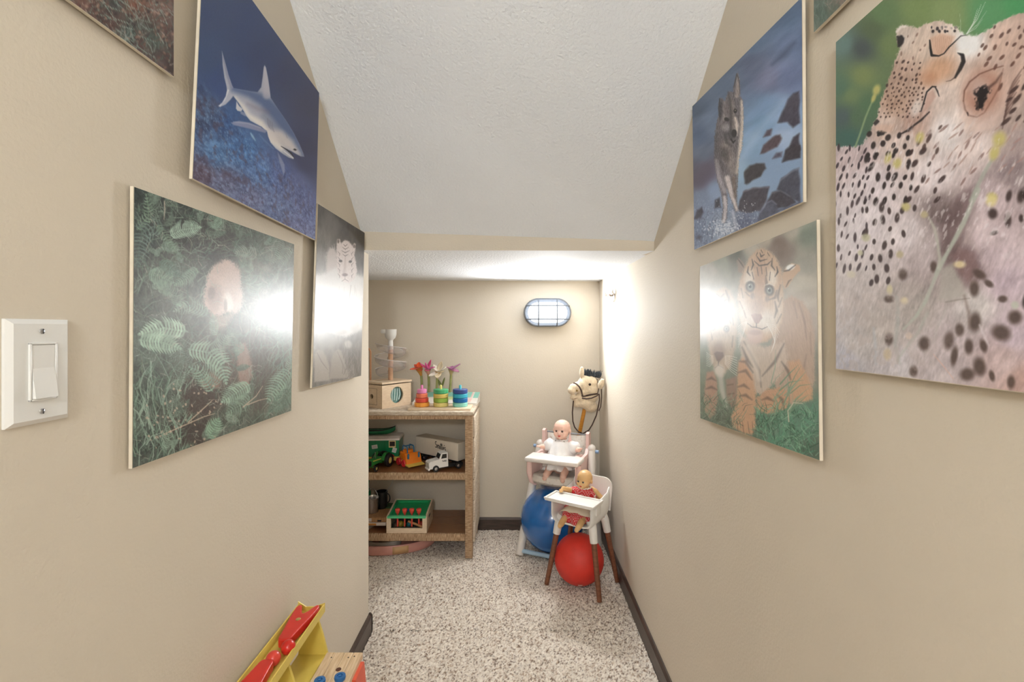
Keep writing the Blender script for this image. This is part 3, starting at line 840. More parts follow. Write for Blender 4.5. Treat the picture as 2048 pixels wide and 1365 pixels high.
# ---- tiger cubs
def p_cubs(C):
    random.seed(12)
    C.view(1380, 430, 2.73)
    C.C = C.field([(100,300,(172,166,150)),(250,210,(84,86,70)),(170,240,(142,148,126)),(330,170,(188,178,160)),(420,120,(192,180,160)),(560,90,(178,172,156)),(640,110,(120,136,120)),(500,200,(128,106,92)),(490,160,(118,96,84)),
        (640,260,(160,158,144)),(620,380,(186,178,160)),(80,420,(180,174,160)),(80,600,(184,178,166)),(70,800,(120,136,112)),(100,950,(110,128,104)),(620,470,(188,176,160)),(660,560,(180,164,150)),(670,850,(136,140,124)),
        (200,1120,(92,110,92)),(420,1180,(84,116,94)),(560,1150,(88,140,114)),(660,1100,(84,132,110)),(680,1280,(84,110,92)),(480,1240,(90,140,116))], 3)
    C.C += ((fbm(C.mx * .35, C.my * .5, 3, 3) - .5) * 26)[..., None]
    C.line([(330,120),(500,290)], [2,2], (150,130,110), 2, .4)
    tan = (206,168,132)
    # far body of the big cub
    m = C.poly([(500,470),(560,440),(620,470),(660,540),(682,650),(684,900),(650,1010),(560,1040),(480,1000),(440,760)], (192,160,136), 12, .96, 6, ret=True)
    C.fur(m, 70, 12, 1, 5)
    for p in ([(600,480),(630,580),(640,680)],[(570,470),(590,560)],[(640,760),(620,860),(600,900)],[(660,640),(664,760)]): C.line(p, [4,12,4], (140,112,98), 8, .5)
    m = C.poly([(540,800),(600,790),(640,870),(672,960),(670,1010),(620,1020),(560,1010)], (212,158,112), 12, .9, 6, ret=True); C.fur(m, 60, 12)
    # chest and legs
    m = C.poly([(275,640),(340,690),(420,720),(520,690),(540,780),(500,880),(400,990),(350,960),(290,840)], (206,184,164), 12, .96, 8, ret=True); C.fur(m, 85, 16, 1.2, 6)
    m = C.poly([(268,800),(300,780),(350,880),(368,990),(362,1090),(366,1160),(345,1205),(300,1195),(240,1160),(230,1100),(255,1040),(262,930)], (212,156,112), 9, .97, 6, ret=True); C.fur(m, 80, 12, 1.5, 7)
    m = C.poly([(370,1000),(430,950),(520,940),(560,1000),(530,1060),(430,1090),(372,1070)], (208,150,108), 10, .96, 6, ret=True); C.fur(m, 20, 12)
    dk = (74,58,50)
    for p in ([(275,800),(310,800),(350,860)],[(268,860),(310,850),(345,900)],[(300,690),(340,760),(385,850),(395,940)],[(290,720),(320,790),(350,830)],[(265,940),(300,930),(330,950)],[(275,990),(310,985),(345,1010)],
              [(520,700),(470,800),(400,880)],[(400,1010),(430,1000),(470,1020)],[(480,980),(510,1010),(515,1040)],[(505,800),(540,850),(555,900)]):
        C.line(p, [5,17,5], dk, 7, .5)
    C.line([(320,720),(360,800),(388,900)], [26,34,20], (228,214,200), 12, .6)
    for x in (262, 292, 322, 345): C.line([(x, 1130), (x + 4, 1165), (x + 8, 1195)], [2,5,4], (110,76,58), 3, .6)
    # big head
    C.poly([(270,310),(262,250),(272,232),(300,262),(315,290),(300,320)], (150,124,100), 6, .95, 4); C.line([(266,238),(285,262),(300,285)], [4,9,4], dk, 3, .8)
    C.poly([(505,340),(520,300),(560,262),(600,272),(606,300),(570,340),(540,390),(520,400)], (206,166,128), 6, .95, 4)
    C.ell(553, 284, 26, 15, (240,240,238), -25, .35); C.line([(520,305),(545,300),(580,272)], [6,8,4], (60,50,46), 4, .8); C.line([(530,390),(545,360),(558,350)], [4,8,3], dk, 4, .6)
    hd = [(300,300),(330,230),(370,190),(405,180),(440,195),(475,230),(505,290),(512,380),(516,480),(510,570),(485,640),(430,690),(380,700),(330,680),(292,620),(275,540),(268,440),(276,360)]
    m = C.poly(hd, tan, 10, .98, 6, ret=True)
    save = C.C.copy()
    C.ell(330, 340, 28, 40, (232,220,204), 10, .6, .8); C.ell(455, 340, 26, 44, (232,220,204), -10, .6, .8)
    C.line([(390,250),(385,380),(375,500)], [50,60,60], (196,150,114), 20, .8)
    C.ell(320, 560, 44, 60, (226,214,200), 0, .6, .8); C.ell(430, 580, 60, 60, (230,220,208), 0, .6, .85); C.ell(490, 500, 30, 80, (222,204,184), 0, .7, .7); C.ell(292, 480, 22, 80, (220,200,180), 0, .7, .7)
    sk = (62,48,42)
    for p in ([(388,205),(395,225),(412,215)],[(372,225),(390,250),(425,240)],[(358,250),(385,275),(430,268),(448,250)],[(395,280),(400,320)],[(372,285),(380,330)],[(422,285),(425,330)],[(345,240),(352,270),(340,300)],[(455,235),(452,275),(470,300)],
              [(325,280),(320,310),(335,330)],[(480,280),(485,310),(470,335)],[(345,310),(355,350)],[(445,310),(440,355)],[(395,190),(402,205)],[(375,205),(368,220)],[(430,205),(440,222)]):
        C.line(p, [3,9,3], sk, 3.5, .85)
    for p in ([(500,380),(485,440),(490,470)],[(508,450),(490,500)],[(285,400),(296,450)],[(278,470),(295,510)],[(470,470),(480,520),(468,560)],[(300,520),(312,560)],[(505,540),(480,590)],[(420,330),(425,370),(420,395)],[(480,410),(470,450),(440,460)],[(310,420),(330,440)]):
        C.line(p, [4,13,4], sk, 6, .5)
    for x, y in ((335, 388), (440, 408)):
        C.ell(x, y, 24, 30, (56,46,42), 8 if x < 400 else -8, .4, .9); C.ell(x, y + 2, 16, 20, (132,136,122), 0, .35); C.ell(x, y + 2, 7, 8, (44,40,38), 0, .4); C.ell(x - 5, y - 7, 3.5, 3.5, (220,220,216), 0, .5); C.line([(x - 24, y - 26), (x, y - 36), (x + 24, y - 24)], [3,9,3], (236,226,210), 4, .7)
    C.ell(348, 440, 12, 18, (120,96,82), 0, .6, .5); C.ell(428, 455, 12, 18, (120,96,82), 0, .6, .5)
    C.ell(370, 505, 40, 44, (186,146,118), 0, .6, .8)
    C.poly([(340,545),(360,535),(395,540),(402,560),(380,590),(362,590)], (160,112,98), 5, .9); C.line([(370,590),(368,612)], 5, sk, 3, .8)
    C.line([(368,612),(345,610),(320,590)], [5,5,2], sk, 3, .75); C.line([(368,612),(400,622),(430,608)], [5,5,2], sk, 3, .75)
    k = m[..., None] / .98
    C.C = save * (1 - k) + C.C * k
    C.fur(m, 88, 22, 1.4, 8, 4)
    C.ell(360, 662, 44, 44, (212,178,164), 0, .35, .95); C.ell(360, 640, 36, 14, (180,140,128), 0, .5, .6)
    for k in range(9):
        C.line([(420 + k*4, 590 + k*6), (470, 600 + k * 12), (495 - k*6, 640 + k * 14)], 2, (244,240,232), 1.2, .8)
        C.line([(320 - k*2, 580 + k*6), (290, 590 + k * 10), (268, 610 + k * 14)], 2, (244,240,232), 1.2, .7)
    # smaller cub at the left
    C.poly([(80,440),(88,420),(108,430),(112,460)], (160,140,120), 6, .8, 3)
    hd = [(110,470),(140,420),(185,392),(225,410),(250,460),(262,540),(262,640),(250,740),(225,830),(180,880),(145,860),(115,790),(98,700),(92,600),(96,520)]
    m = C.poly(hd, (196,170,142), 12, .95, 6, ret=True); C.fur(m, 88, 26, 1.4, 8, 14)
    for p in ([(150,430),(170,450),(190,430)],[(145,455),(170,480),(205,460)],[(200,410),(215,450),(222,500)],[(150,500),(170,520),(190,500)],[(120,520),(125,580)],[(235,520),(242,600)],[(115,620),(125,680)],[(240,660),(235,720)],[(160,560),(165,610)],[(215,560),(228,590)]):
        C.line(p, [4,13,4], (96,80,70), 6, .6)
    for x, y in ((204, 620), (128, 610)): C.ell(x, y, 16, 19, (84,74,66), 0, .5, .85); C.ell(x, y, 10, 12, (136,138,126), 0, .4); C.ell(x, y, 4, 5, (56,52,48), 0, .4)
    C.ell(160, 740, 34, 50, (150,118,96), 0, .5, .8); C.poly([(135,755),(150,745),(185,750),(190,770),(165,800),(150,795)], (112,84,74), 5, .9)
    C.line([(160,800),(158,820),(140,835)], 4, (70,54,48), 3, .8); C.line([(158,820),(185,835)], 4, (70,54,48), 3, .8)
    C.ell(165, 850, 30, 34, (224,214,200), 0, .5, .9)
    for k in range(8):
        C.line([(195, 770 + k*6), (230, 770 + k*12), (262, 780 + k*14)], 2, (244,240,232), 1.2, .85)
        C.line([(130, 770 + k*5), (110, 765 + k*9), (92, 750 + k*10)], 2, (244,240,232), 1.2, .75)
    m = C.poly([(92,860),(130,850),(150,900),(155,1010),(140,1090),(110,1110),(80,1070),(78,990)], (186,136,108), 8, .95, 5, ret=True); C.fur(m, 85, 12)
    m = C.poly([(200,900),(260,880),(262,1000),(240,1060),(205,1010)], (166,122,100), 10, .85, 5, ret=True); C.fur(m, 85, 12)
    C.line([(170,880),(180,960),(205,1050)], [30,30,16], (214,208,198), 12, .7)
    for p in ([(95,900),(120,890),(145,905)],[(90,950),(120,940),(150,955)],[(210,930),(240,925)],[(215,980),(245,975)]): C.line(p, [5,15,5], dk, 6, .55)
    C.tone(.74, .97, 8)
    # grass
    gr = [(92,150,120),(120,172,142),(70,118,94),(150,192,164),(54,88,70),(104,160,134)]
    blades(C, (370,1060,690,1330), 420, gr, (30,95), (2,6), (-160,-20), .6, .8)
    blades(C, (60,1000,300,1180), 160, [(122,150,126),(84,116,92),(150,172,150),(60,80,66)], (25,70), (2,4), (-150,-30), .6, .75)
    blades(C, (440,900,560,1120), 26, [(140,168,144),(112,148,122)], (90,190), (4,9), (-80,-40), .3, .75)
    C.line([(545,1130),(540,1070),(570,1025),(620,1030)], [6,6,5,3], (214,206,186), 2, .9)
    C.grain(5, 7, 6)

# ---- cheetahs
def p_cheetah(C):
    random.seed(21)
    C.view(1600, 0, 3.413)
    def q(x, y): return ((x / 3.25 + 1640 - 1600) * 3.413, (y / 3.25 + 380) * 3.413)      # from the lower enlarged view
    C.C = C.field([(300,300,(104,132,128)),(280,600,(84,116,96)),(420,330,(70,82,82)),(500,200,(84,102,72)),(560,100,(98,126,84)),(800,60,(122,144,90)),(1000,80,(134,154,102)),(1300,80,(92,152,104)),(1500,30,(78,152,98)),
        (350,650,(112,134,94)),(430,520,(124,140,90)),(380,800,(84,112,86)),(330,950,(66,104,96)),(470,720,(84,116,86)),(620,300,(112,132,86)),(300,800,(78,96,98)),(900,-150,(120,140,92)),(1900,-100,(84,146,100)),(1700,-300,(90,146,104))], 3)
    edge = [(200,1000),(300,1000),(380,1000),(430,985),(470,910),(530,800),(550,700),(575,630),(600,560),(640,440),(685,330),(662,290),(660,200),(700,170),(770,180),(800,192),(850,165),(900,150),(960,138),(1040,168),(1090,208),(1130,240),(1200,240),(1260,220),(1350,160),(1450,110),(1540,84),(2100,-60),(3400,-300),(3600,4200),(200,4200)]
    ip = [(700,250,(206,182,166)),(850,320,(216,184,162)),(1000,330,(226,188,164)),(1150,300,(240,240,244)),(950,470,(206,156,122)),(700,520,(196,152,128)),(650,720,(194,146,118)),(780,820,(198,150,132)),(1000,650,(224,196,184)),
        (1250,480,(206,166,148)),(1400,300,(212,168,148)),(1450,550,(206,162,144)),(1000,900,(236,224,226)),(700,1000,(224,196,188)),(400,1050,(208,180,186)),(500,1250,(228,210,220)),(900,1200,(234,216,222)),(1200,1000,(228,204,202)),
        (1450,1180,(150,126,132)),(1300,1340,(196,168,178)),(1120,780,(226,204,198)),(600,860,(210,176,160)),(1500,950,(176,150,150)),(1490,820,(190,160,150))]
    for x, y, c in ((300,200,(228,214,224)),(150,300,(224,212,222)),(200,600,(206,192,194)),(700,400,(192,172,178)),(850,420,(128,100,102)),(800,150,(120,96,98)),(1100,300,(216,188,198)),(1200,600,(202,174,194)),(1000,760,(202,192,194)),(600,760,(174,160,156)),
        (400,900,(190,176,172)),(250,1000,(186,176,178)),(1200,1100,(208,174,176)),(700,1150,(202,184,190)),(1150,450,(214,186,200)),(950,520,(140,110,112)),(1250,950,(206,180,200)),(850,1000,(196,176,184)),(560,300,(226,210,218)),(500,1150,(206,196,206)),(1320,1250,(198,150,140)),(150,1100,(186,184,204)),(2400,600,(206,176,190)),(2200,1200,(206,170,170))):
        X_, Y_ = q(x, y); ip.append((X_, Y_, c))
    base = C.field(ip, 3.4)
    g_ = base @ np.array((.3, .59, .11)); base = g_[..., None] + (base - g_[..., None]) * .62 + 9
    base += ((fbm(C.mx * .45, C.my * .6, 81, 4) - .5) * 46)[..., None]
    m = C.poly(edge, lambda sl: base[sl], 9, 1.0, 9, 5, ret=True)
    C.fur(m, 118, 20, .9, 3.2, 3); C.fur(m, 100, 13, 1.6, 5, 7)
    C.poly([(1100,790),(1180,820),(1290,760),(1400,640),(1500,480),(1529,430),(1529,520),(1400,800),(1300,900),(1150,920)], (226,196,184), 40, .5)
    dark = (38,26,26)
    def spots(box, dx, dy, rx, ry, ang, col=dark, a=.9, keep=.9, rows=0.5, cond=None, jit=.28):
        j = 0; y = box[1]
        while y < box[3]:
            x = box[0] + (dx * rows if j % 2 else 0)
            while x < box[2]:
                if random.random() < keep:
                    X_ = x + random.uniform(-jit, jit) * dx; Y_ = y + random.uniform(-jit, jit) * dy
                    if cond is None or cond(X_, Y_):
                        s = random.uniform(.7, 1.2)
                        C.ell(X_, Y_, rx * s, ry * s * random.uniform(.85, 1.2), col, ang + random.uniform(-16, 16), .35, a)
                x += dx
            y += dy; j += 1
    def inbody(x, y):
        ok = False
        for i in range(len(edge) - 4):
            (x0, y0), (x1, y1) = edge[i], edge[i + 1]
            if min(x0, x1) <= x <= max(x0, x1) and x0 != x1: ok = y > y0 + (y1 - y0) * (x - x0) / (x1 - x0) + 12
        return ok
    # small spots on the cub's crown and cheek, then flank
    spots((560,430,830,600), 38, 36, 7, 12, 30, (66,44,38), .85, .85, cond=inbody)
    spots((545,600,850,800), 30, 28, 6, 9, 30, (70,46,38), .85, .9, cond=lambda x, y: inbody(x, y) and x + .5 * y < 1230)
    spots((900,190,1080,240), 34, 26, 9, 10, 0, (40,30,34), .9, .9); 
    spots((690,240,860,420), 60, 56, 6, 12, 20, (120,84,72), .6, .7, cond=inbody)
    spots((1180,330,1529,470), 84, 58, 10, 22, 38, (96,62,52), .8, .85, cond=inbody); spots((1260,200,1560,330), 74, 54, 9, 18, 38, (84,56,50), .8, .8, cond=inbody)
    spots((1380,600,1700,820), 76, 70, 11, 34, 40, (60,42,40), .85, .85)
    spots((470,930,760,1060), 66, 58, 15, 21, 25, dark, .92, .9, cond=inbody)
    spots((262,1020,470,1340), 46, 62, 8, 22, 16, (54,40,46), .9, .95)
    spots((460,1060,760,1420), 66, 74, 14, 27, 20, dark, .93, .95)
    spots((760,1030,1000,1420), 96, 86, 14, 30, 30, (56,38,38), .88, .9)
    spots((255,1380,470,1860), 50, 74, 9, 25, 12, (66,52,58), .85, .95)
    spots((470,1420,780,1980), 74, 82, 15, 27, 5, (60,46,46), .88, .92, cond=lambda x, y: x < 790 - (y - 1420) * .35)
    spots((900,900,1250,1300), 110, 84, 9, 36, 40, (128,94,90), .65, .85); spots((760,880,960,1060), 90, 70, 11, 26, 34, (70,48,44), .8, .85)
    spots((1000,880,1500,1180), 90, 66, 6, 40, 42, (176,140,132), .6, .8)
    spots((1560,1000,2300,2400), 150, 170, 34, 56, 20, dark, .9, .85)
    # cub: ear, closed eyes, mouth
    C.poly([(662,250),(690,240),(716,256),(705,300),(680,330),(668,310)], (26,20,22), 7, .95, 5); C.line([(664,215),(690,185),(730,180)], [14,20,10], (244,236,232), 8, .8)
    C.poly([(890,260),(960,230),(1060,250),(1010,340),(960,380),(905,385)], (212,168,142), 14, .6)
    for k in range(9): C.line([(925 + k*14, 250 + (k % 3) * 8), (930 + k*12, 320), (940 + k*8, 366)], 3, (176,126,104), 2, .5)
    C.line([(888,275),(893,330),(902,378),(950,382),(985,366),(1020,322),(1060,285),(1100,246),(1140,240)], [9,16,18,10,8,9,8,8,5], (20,15,17), 3.5, .97)
    C.ell(1140, 300, 60, 56, (246,246,248), 0, .6, .9); C.poly([(1070,350),(1110,340),(1160,330),(1150,380),(1090,375)], (250,248,246), 8, .8)
    C.line([(1080,362),(1112,378),(1118,420),(1095,470),(1062,528)], [5,26,30,26,14], (22,16,18), 6, .95); C.line([(1062,528),(1030,550),(1000,556)], [10,6,3], (60,40,36), 4, .7)
    C.ell(960, 470, 110, 70, (208,156,120), -25, .7, .5); C.ell(880, 540, 60, 50, (190,132,98), 0, .7, .5)
    C.line([(930,592),(905,592),(868,628),(850,690),(828,760)], [8,10,10,10,8], (24,18,20), 3.5, .95); C.line([(925,594),(940,622),(952,658)], [8,10,5], (24,18,20), 4, .9)
    C.poly([(870,640),(910,612),(930,660),(890,720),(850,770)], (198,160,148), 8, .7); C.ell(795, 740, 30, 60, (244,238,236), 20, .6, .7)
    C.line([(885,765),(830,820),(775,860),(730,895),(690,915)], [8,14,12,14,8], (34,24,24), 5, .92)
    C.poly([(525,900),(555,892),(590,905),(570,925),(535,922)], (22,18,18), 8, .9, 4); C.poly([(500,840),(530,815),(545,830),(515,860)], (30,22,22), 6, .85, 3)
    C.poly([(510,870),(560,850),(650,850),(640,900),(560,905)], (222,184,164), 18, .5)
    # adult's eye
    C.ell(1240, 640, 120, 160, (170,118,98), 24, .5, .75); C.ell(1230, 600, 70, 70, (206,184,178), 30, .7, .7)
    C.line([(1118,690),(1125,620),(1160,560),(1230,505),(1320,470),(1390,450)], [6,10,10,8,8,5], (106,66,54), 6, .8)
    C.line([(1118,690),(1130,750),(1160,790),(1210,800),(1260,770),(1310,690),(1360,600),(1390,470)], [6,10,8,6,6,8,8,4], (112,72,58), 8, .6)
    C.poly([(1190,640),(1230,600),(1280,590),(1300,610),(1270,690),(1240,750),(1205,740),(1215,690)], (18,12,14), 14, .96, 14)
    C.line([(1290,600),(1340,560),(1380,500)], [18,14,6], (60,36,32), 12, .7); C.line([(1145,770),(1150,790)], [10,6], (40,26,26), 4, .8)
    for k in range(7): C.line([(1420 - k*6, 640 + k*40), (1460 - k*10, 560 + k*40), (1520 - k*10, 470 + k*40)], [6,14,5], (70,46,42), 6, .55)
    # whiskers
    for x1, y1, a in ((1270,10,.8),(1240,30,.9),(1215,60,.9),(1280,70,.6),(1250,130,.6)): C.line([(1140,232),((1140 + x1) / 2 + 6, (232 + y1) / 2 + 14),(x1, y1)], [5,4,1.5], (226,236,230), 2, a)
    C.line([(1098,225),(1100,160),(1092,90)], [4,3,1], (214,226,214), 2, .6)
    for k in range(30):
        x = random.uniform(870,1080); C.line([(x, 200), (x + random.uniform(-14,14), 150 + abs(x - 960) * .25)], [5,1], (236,222,214), 3, .7)
    # lower picture: dark hollow, pale stems, big blurred spots
    P = lambda pts: [q(x, y) for x, y in pts]
    C.poly(P([(790,180),(850,120),(930,0),(1010,-30),(1000,120),(880,380),(840,430),(800,330)]), (104,82,84), 34, .55)
    C.poly(P([(850,420),(900,380),(1010,400),(1030,500),(960,600),(900,520)]), (136,106,108), 34, .6)
    for x, y, rx, ry, an in ((1230,40,18,38,15),(1310,40,25,45,15),(1125,155,30,34,0),(1225,195,22,45,0),(1310,185,15,25,0),(1135,280,25,13,-20),(1040,550,44,26,30),(1100,610,34,20,35),(1005,645,30,50,0),(1010,860,38,62,5),(1180,930,62,50,20),(1270,830,45,45,20),
        (1190,710,30,22,0),(910,910,28,40,0),(840,980,32,56,8),(875,1080,22,64,8),(970,1020,28,50,0),(1065,1015,22,42,-15),(1040,1150,40,60,-10),(1120,1210,18,36,-15),(1245,1250,26,42,0),(960,1200,46,40,0),(680,1000,36,46,0),(450,970,26,40,0),(610,1180,26,34,0),(540,550,28,36,0),(740,500,22,36,0),(450,710,30,24,0)):
        X_, Y_ = q(x, y); C.ell(X_, Y_, rx * 1.05, ry * 1.05, (62,48,46) if y < 500 else (84,68,62), an, .5, .88)
    C.poly(P([(790,520),(860,480),(920,600),(960,690),(850,720),(770,720)]), (186,184,178), 22, .7)
    C.line(P([(820,730),(900,715),(975,705)]), [8,8,4], (136,126,120), 8, .7)
    C.line(P([(940,690),(970,800),(970,900)]), [16,18,12], (120,98,92), 14, .5)
    st = (188,196,186)
    C.line(P([(1030,0),(985,100),(935,215),(880,320),(830,410),(775,510),(735,610),(690,720),(630,820),(545,905)]), [34,30,34,30,26,36,24,26,22,12], st, 9, .85)
    C.line(P([(710,180),(745,250),(765,340),(780,440),(775,510)]), [10,20,20,22,24], (196,198,188), 9, .75)
    C.line(P([(700,800),(640,930),(560,1030),(500,1110)]), [22,22,20,12], (184,188,182), 12, .6); C.line(P([(500,700),(510,850),(490,1000),(520,1130)]), [20,26,22,16], (176,182,180), 14, .55)
    C.line(P([(350,900),(360,1000),(365,1130)]), [16,22,14], (192,198,206), 12, .6); C.line(P([(830,760),(760,900),(740,1000)]), [16,16,10], (196,192,190), 12, .5)
    C.line(P([(740,1070),(800,1140),(870,1230)]), [5,8,4], (226,190,180), 5, .7); C.line(P([(1040,880),(1070,950),(1100,1010)]), [14,18,8], (226,218,224), 9, .6)
    C.line([(500,680),(450,800),(410,920),(380,1000)], [10,11,12,12], (148,168,128), 6, .9)
    C.line([(1335,1060),(1270,1160),(1210,1280),(1170,1370)], [18,26,28,28], (176,184,174), 10, .75)
    fl = (206,196,120)
    for x, y, rx, ry in ((525,615,24,36),(505,670,14,30),(820,940,26,38),(603,1080,20,38),(665,1115,26,34),(1365,950,42,52),(1330,1045,30,50),(1315,1345,34,30)): C.ell(x, y, rx, ry, fl, 20, .55, .85)
    for x, y, rx, ry, c in ((1115,70,36,40,(232,220,160)),(560,110,28,28,(206,196,130)),(680,160,26,24,(200,190,150)),(300,310,28,26,(202,200,170)),(520,420,24,24,(196,184,150)),(910,485,40,24,(236,222,176)),(550,720,26,24,(234,222,190)),(455,650,20,34,(220,212,176)),(440,1070,26,38,(212,196,160)),(205,550,30,24,(222,216,200)),(580,950,22,24,(226,208,196)),(1270,750,26,26,(200,206,194)),(265,410,18,18,(206,204,176))):
        X_, Y_ = q(x, y); C.ell(X_, Y_, rx, ry, c, 0, .5, .85)
    n_ = fbm(C.mx * 2.2 + C.my * .9, C.my * 1.1, 91, 3)
    C.put(np.s_[:, :], m * sstep(.60, .78, n_) * sstep(700, 1000, C.Y) * sstep(2000, 1500, C.Y) * .55, (244, 238, 242))
    C.put(np.s_[:, :], m * sstep(1750, 2150, C.Y) * sstep(1300, 500, C.X) * sstep(.45, .65, fbm(C.mx * .8, C.my * .8, 51)) * .5, (196,184,182))
    C.grain(4, 5, 2)

# ---- corner posters, mostly out of view
def p_soil(C):
    random.seed(31)
    C.view(0, 0, 3.413)
    C.C = C.field([(560,20,(96,66,58)),(800,30,(70,72,70)),(900,20,(118,74,58)),(1100,60,(112,86,80)),(1180,200,(96,74,70)),(750,150,(84,60,54)),(880,220,(62,70,66)),(1050,280,(70,80,74)),(950,320,(76,54,50)),(1100,420,(80,66,64)),(1160,480,(64,48,46)),(600,-300,(108,88,70)),(200,-500,(110,100,80))], 3)
    C.C += ((fbm(C.mx * 1.2, C.my * 1.2, 3, 4) - .5) * 60)[..., None]
    cs = [(132,142,138),(96,112,106),(70,86,80),(150,128,118),(110,84,74),(54,46,44),(172,160,152)]
    blades(C, (420,-250,1200,520), 420, cs, (40,150), (3,9), (-150,-20), .7, .75)
    blades(C, (700,0,1190,400), 60, [(150,168,160),(128,150,142)], (110,220), (3,6), (-170,-100), .5, .8)
    for _ in range(200): C.ell(random.uniform(480,1190), random.uniform(-60,520), random.uniform(5,16), random.uniform(4,10), random.choice([(146,108,96),(96,62,54),(168,136,122),(46,34,34)]), random.uniform(0,180), .5, .7)
def p_meadow(C):
    random.seed(33)
    C.view(1600, 0, 3.413)
    C.C = C.field([(110,20,(96,112,104)),(150,100,(84,104,94)),(100,190,(112,126,116)),(240,60,(104,110,98)),(300,10,(124,112,100)),(900,-500,(120,130,110))], 3)
    C.C += ((fbm(C.mx * 2, C.my * 1.2, 3, 4) - .5) * 50)[..., None]
    blades(C, (60,-200,500,260), 260, [(124,146,132),(96,118,106),(152,140,128),(70,92,82)], (30,90), (2,6), (-130,-50), .4, .7)

def rect_fix(Ya, Yb, za, zb):
    return None
LW, SW = 0.508, 0.406
poster('wildlife_poster', 'poster of a grey and white shark over a blue reef', [(408,-133),(638,186),(630,480),(385,357)], XL + 0.022, (LW, SW), (420, 336), p_shark)
poster('wildlife_poster', 'poster of an animal among green ferns, with a white glare at its right edge', [(268,374),(588,489),(582,822),(265,937)], XL + 0.009, (LW, SW), (440, 360), p_fern)
poster('wildlife_poster', 'black and white upright poster of a white tiger beside the alcove', [(636,408),(729,466),(722,752),(624,776)], XL + 0.020, (SW, LW), (220, 420), p_white)
poster('wildlife_poster', 'poster of a grey wolf wading through a blue rocky stream', [(1385,213),(1604,-6),(1606,404),(1389,500)], XR - 0.012, (LW, SW), (420, 340), p_wolf)
poster('wildlife_poster', 'poster of two orange tiger cubs lying in grass', [(1400,534),(1633,441),(1639,921),(1401,837)], XR - 0.012, (LW, SW), (440, 380), p_cubs)

def flat(Y0, Y1, z0, z1, X):
    """corner positions of a rectangle hanging level on a side wall, as TL TR BR BL seen from the room"""
    P = [Vector((X, Y0, z1)), Vector((X, Y1, z1)), Vector((X, Y1, z0)), Vector((X, Y0, z0))]
    return lambda _: P
X = XR - 0.011
a = on_side(1669.7, 87, X); c = on_side(1675, 738, X)
poster('wildlife_poster', 'large close-up poster of a spotted cheetah cub nuzzling an adult', [(1669.7,87),(2300,-500),(2300,820),(1675,738)], X, (SW, LW), (560, 640), p_cheetah,
       pm=PRINT_DARK, fix=flat((a.y + c.y) / 2, (a.y + c.y) / 2 - SW * 1.0, c.z, a.z, X))
X = XL + 0.012
a = on_side(347, 153, X)
poster('wildlife_poster', 'cropped poster of brown soil and grass above the light switch', [(0,0),(350,0),(350,150),(0,100)], X, (LW, SW), (360, 240), p_soil,
       fix=flat(a.y - LW, a.y, a.z, a.z + SW, X))
X = XR - 0.011
a = on_side(1628, 65, X)
poster('wildlife_poster', 'green poster corner above the cheetah poster', [(0,0),(350,0),(350,150),(0,100)], X, (LW, SW), (360, 240), p_meadow,
       fix=flat(a.y, a.y - LW, a.z, a.z + SW, X))

# ---------------------------------------------------------------- switch and sprinkler
WHITE_PL = mat('white_plastic', (232, 230, 226), rough=0.3, var=0.01)
STEEL = mat('brushed_steel', (196, 196, 198), rough=0.28, metal=0.9, var=0.04)
BLACK = mat('black_plastic', (26, 26, 28), rough=0.45)
X = XL
sw = on_side(137, 736, XL + 0.004)
pw, ph = 0.0745, 0.121
swc = (XL, sw.y - pw / 2, H - (743 - CY) / F * (sw.y - pw / 2))
t = thing('light_switch', 'white rocker light switch plate on the left wall', 'light switch', swc)
def plate(w, h, x0, x1, inset):
    b = B()
    lo = [(x0, -w/2, -h/2), (x0, w/2, -h/2), (x0, w/2, h/2), (x0, -w/2, h/2)]
    hi = [(x1, -w/2 + inset, -h/2 + inset), (x1, w/2 - inset, -h/2 + inset), (x1, w/2 - inset, h/2 - inset), (x1, -w/2 + inset, h/2 - inset)]
    return b.hexa(lo, hi)
b = B(); b.hexa([(0, -pw/2, -ph/2), (0, pw/2, -ph/2), (0, pw/2, ph/2), (0, -pw/2, ph/2)], [(0.003, -pw/2, -ph/2), (0.003, pw/2, -ph/2), (0.003, pw/2, ph/2), (0.003, -pw/2, ph/2)])
bb = plate(pw, ph, 0.003, 0.0075, 0.0055); b.add(bb.v, bb.f)
obj('plate', b, WHITE_PL, t, smooth=False)
fw, fh = 0.033, 0.067
b = B()
for lo, hi in (((0.0075, -fw/2, -fh/2), (0.0105, -fw/2 + .0025, fh/2)), ((0.0075, fw/2 - .0025, -fh/2), (0.0105, fw/2, fh/2)), ((0.0075, -fw/2, fh/2 - .0025), (0.0105, fw/2, fh/2)), ((0.0075, -fw/2, -fh/2), (0.0105, fw/2, -fh/2 + .0025))):
    b.rbox(lo, hi, .0008)
obj('rocker_frame', b, WHITE_PL, t)
b = B(); w2, h2 = fw/2 - .003, fh/2 - .003
b.prism([(0.0076, -w2, -h2), (0.0142, -w2, -h2), (0.0095, -w2, 0.004), (0.0098, -w2, h2), (0.0076, -w2, h2)], (0, 2 * w2, 0))
obj('rocker', b, WHITE_PL, t, smooth=False)
for z in (-0.0465, 0.0465):
    b = B(); b.lathe([(0.0032, 0), (0.003, 0.001), (0.0015, 0.0019), (0, 0.002)], n=14, M=Matrix.Rotation(R(90), 3, 'Y')); 
    o = obj('screw', b, STEEL, t); o.location = (0.0075, 0, z)
    b = B(); b.box((0.0017, -0.0003, -0.003), (0.0022, 0.0003, 0.003)); obj('slot', b, BLACK, o, smooth=False)

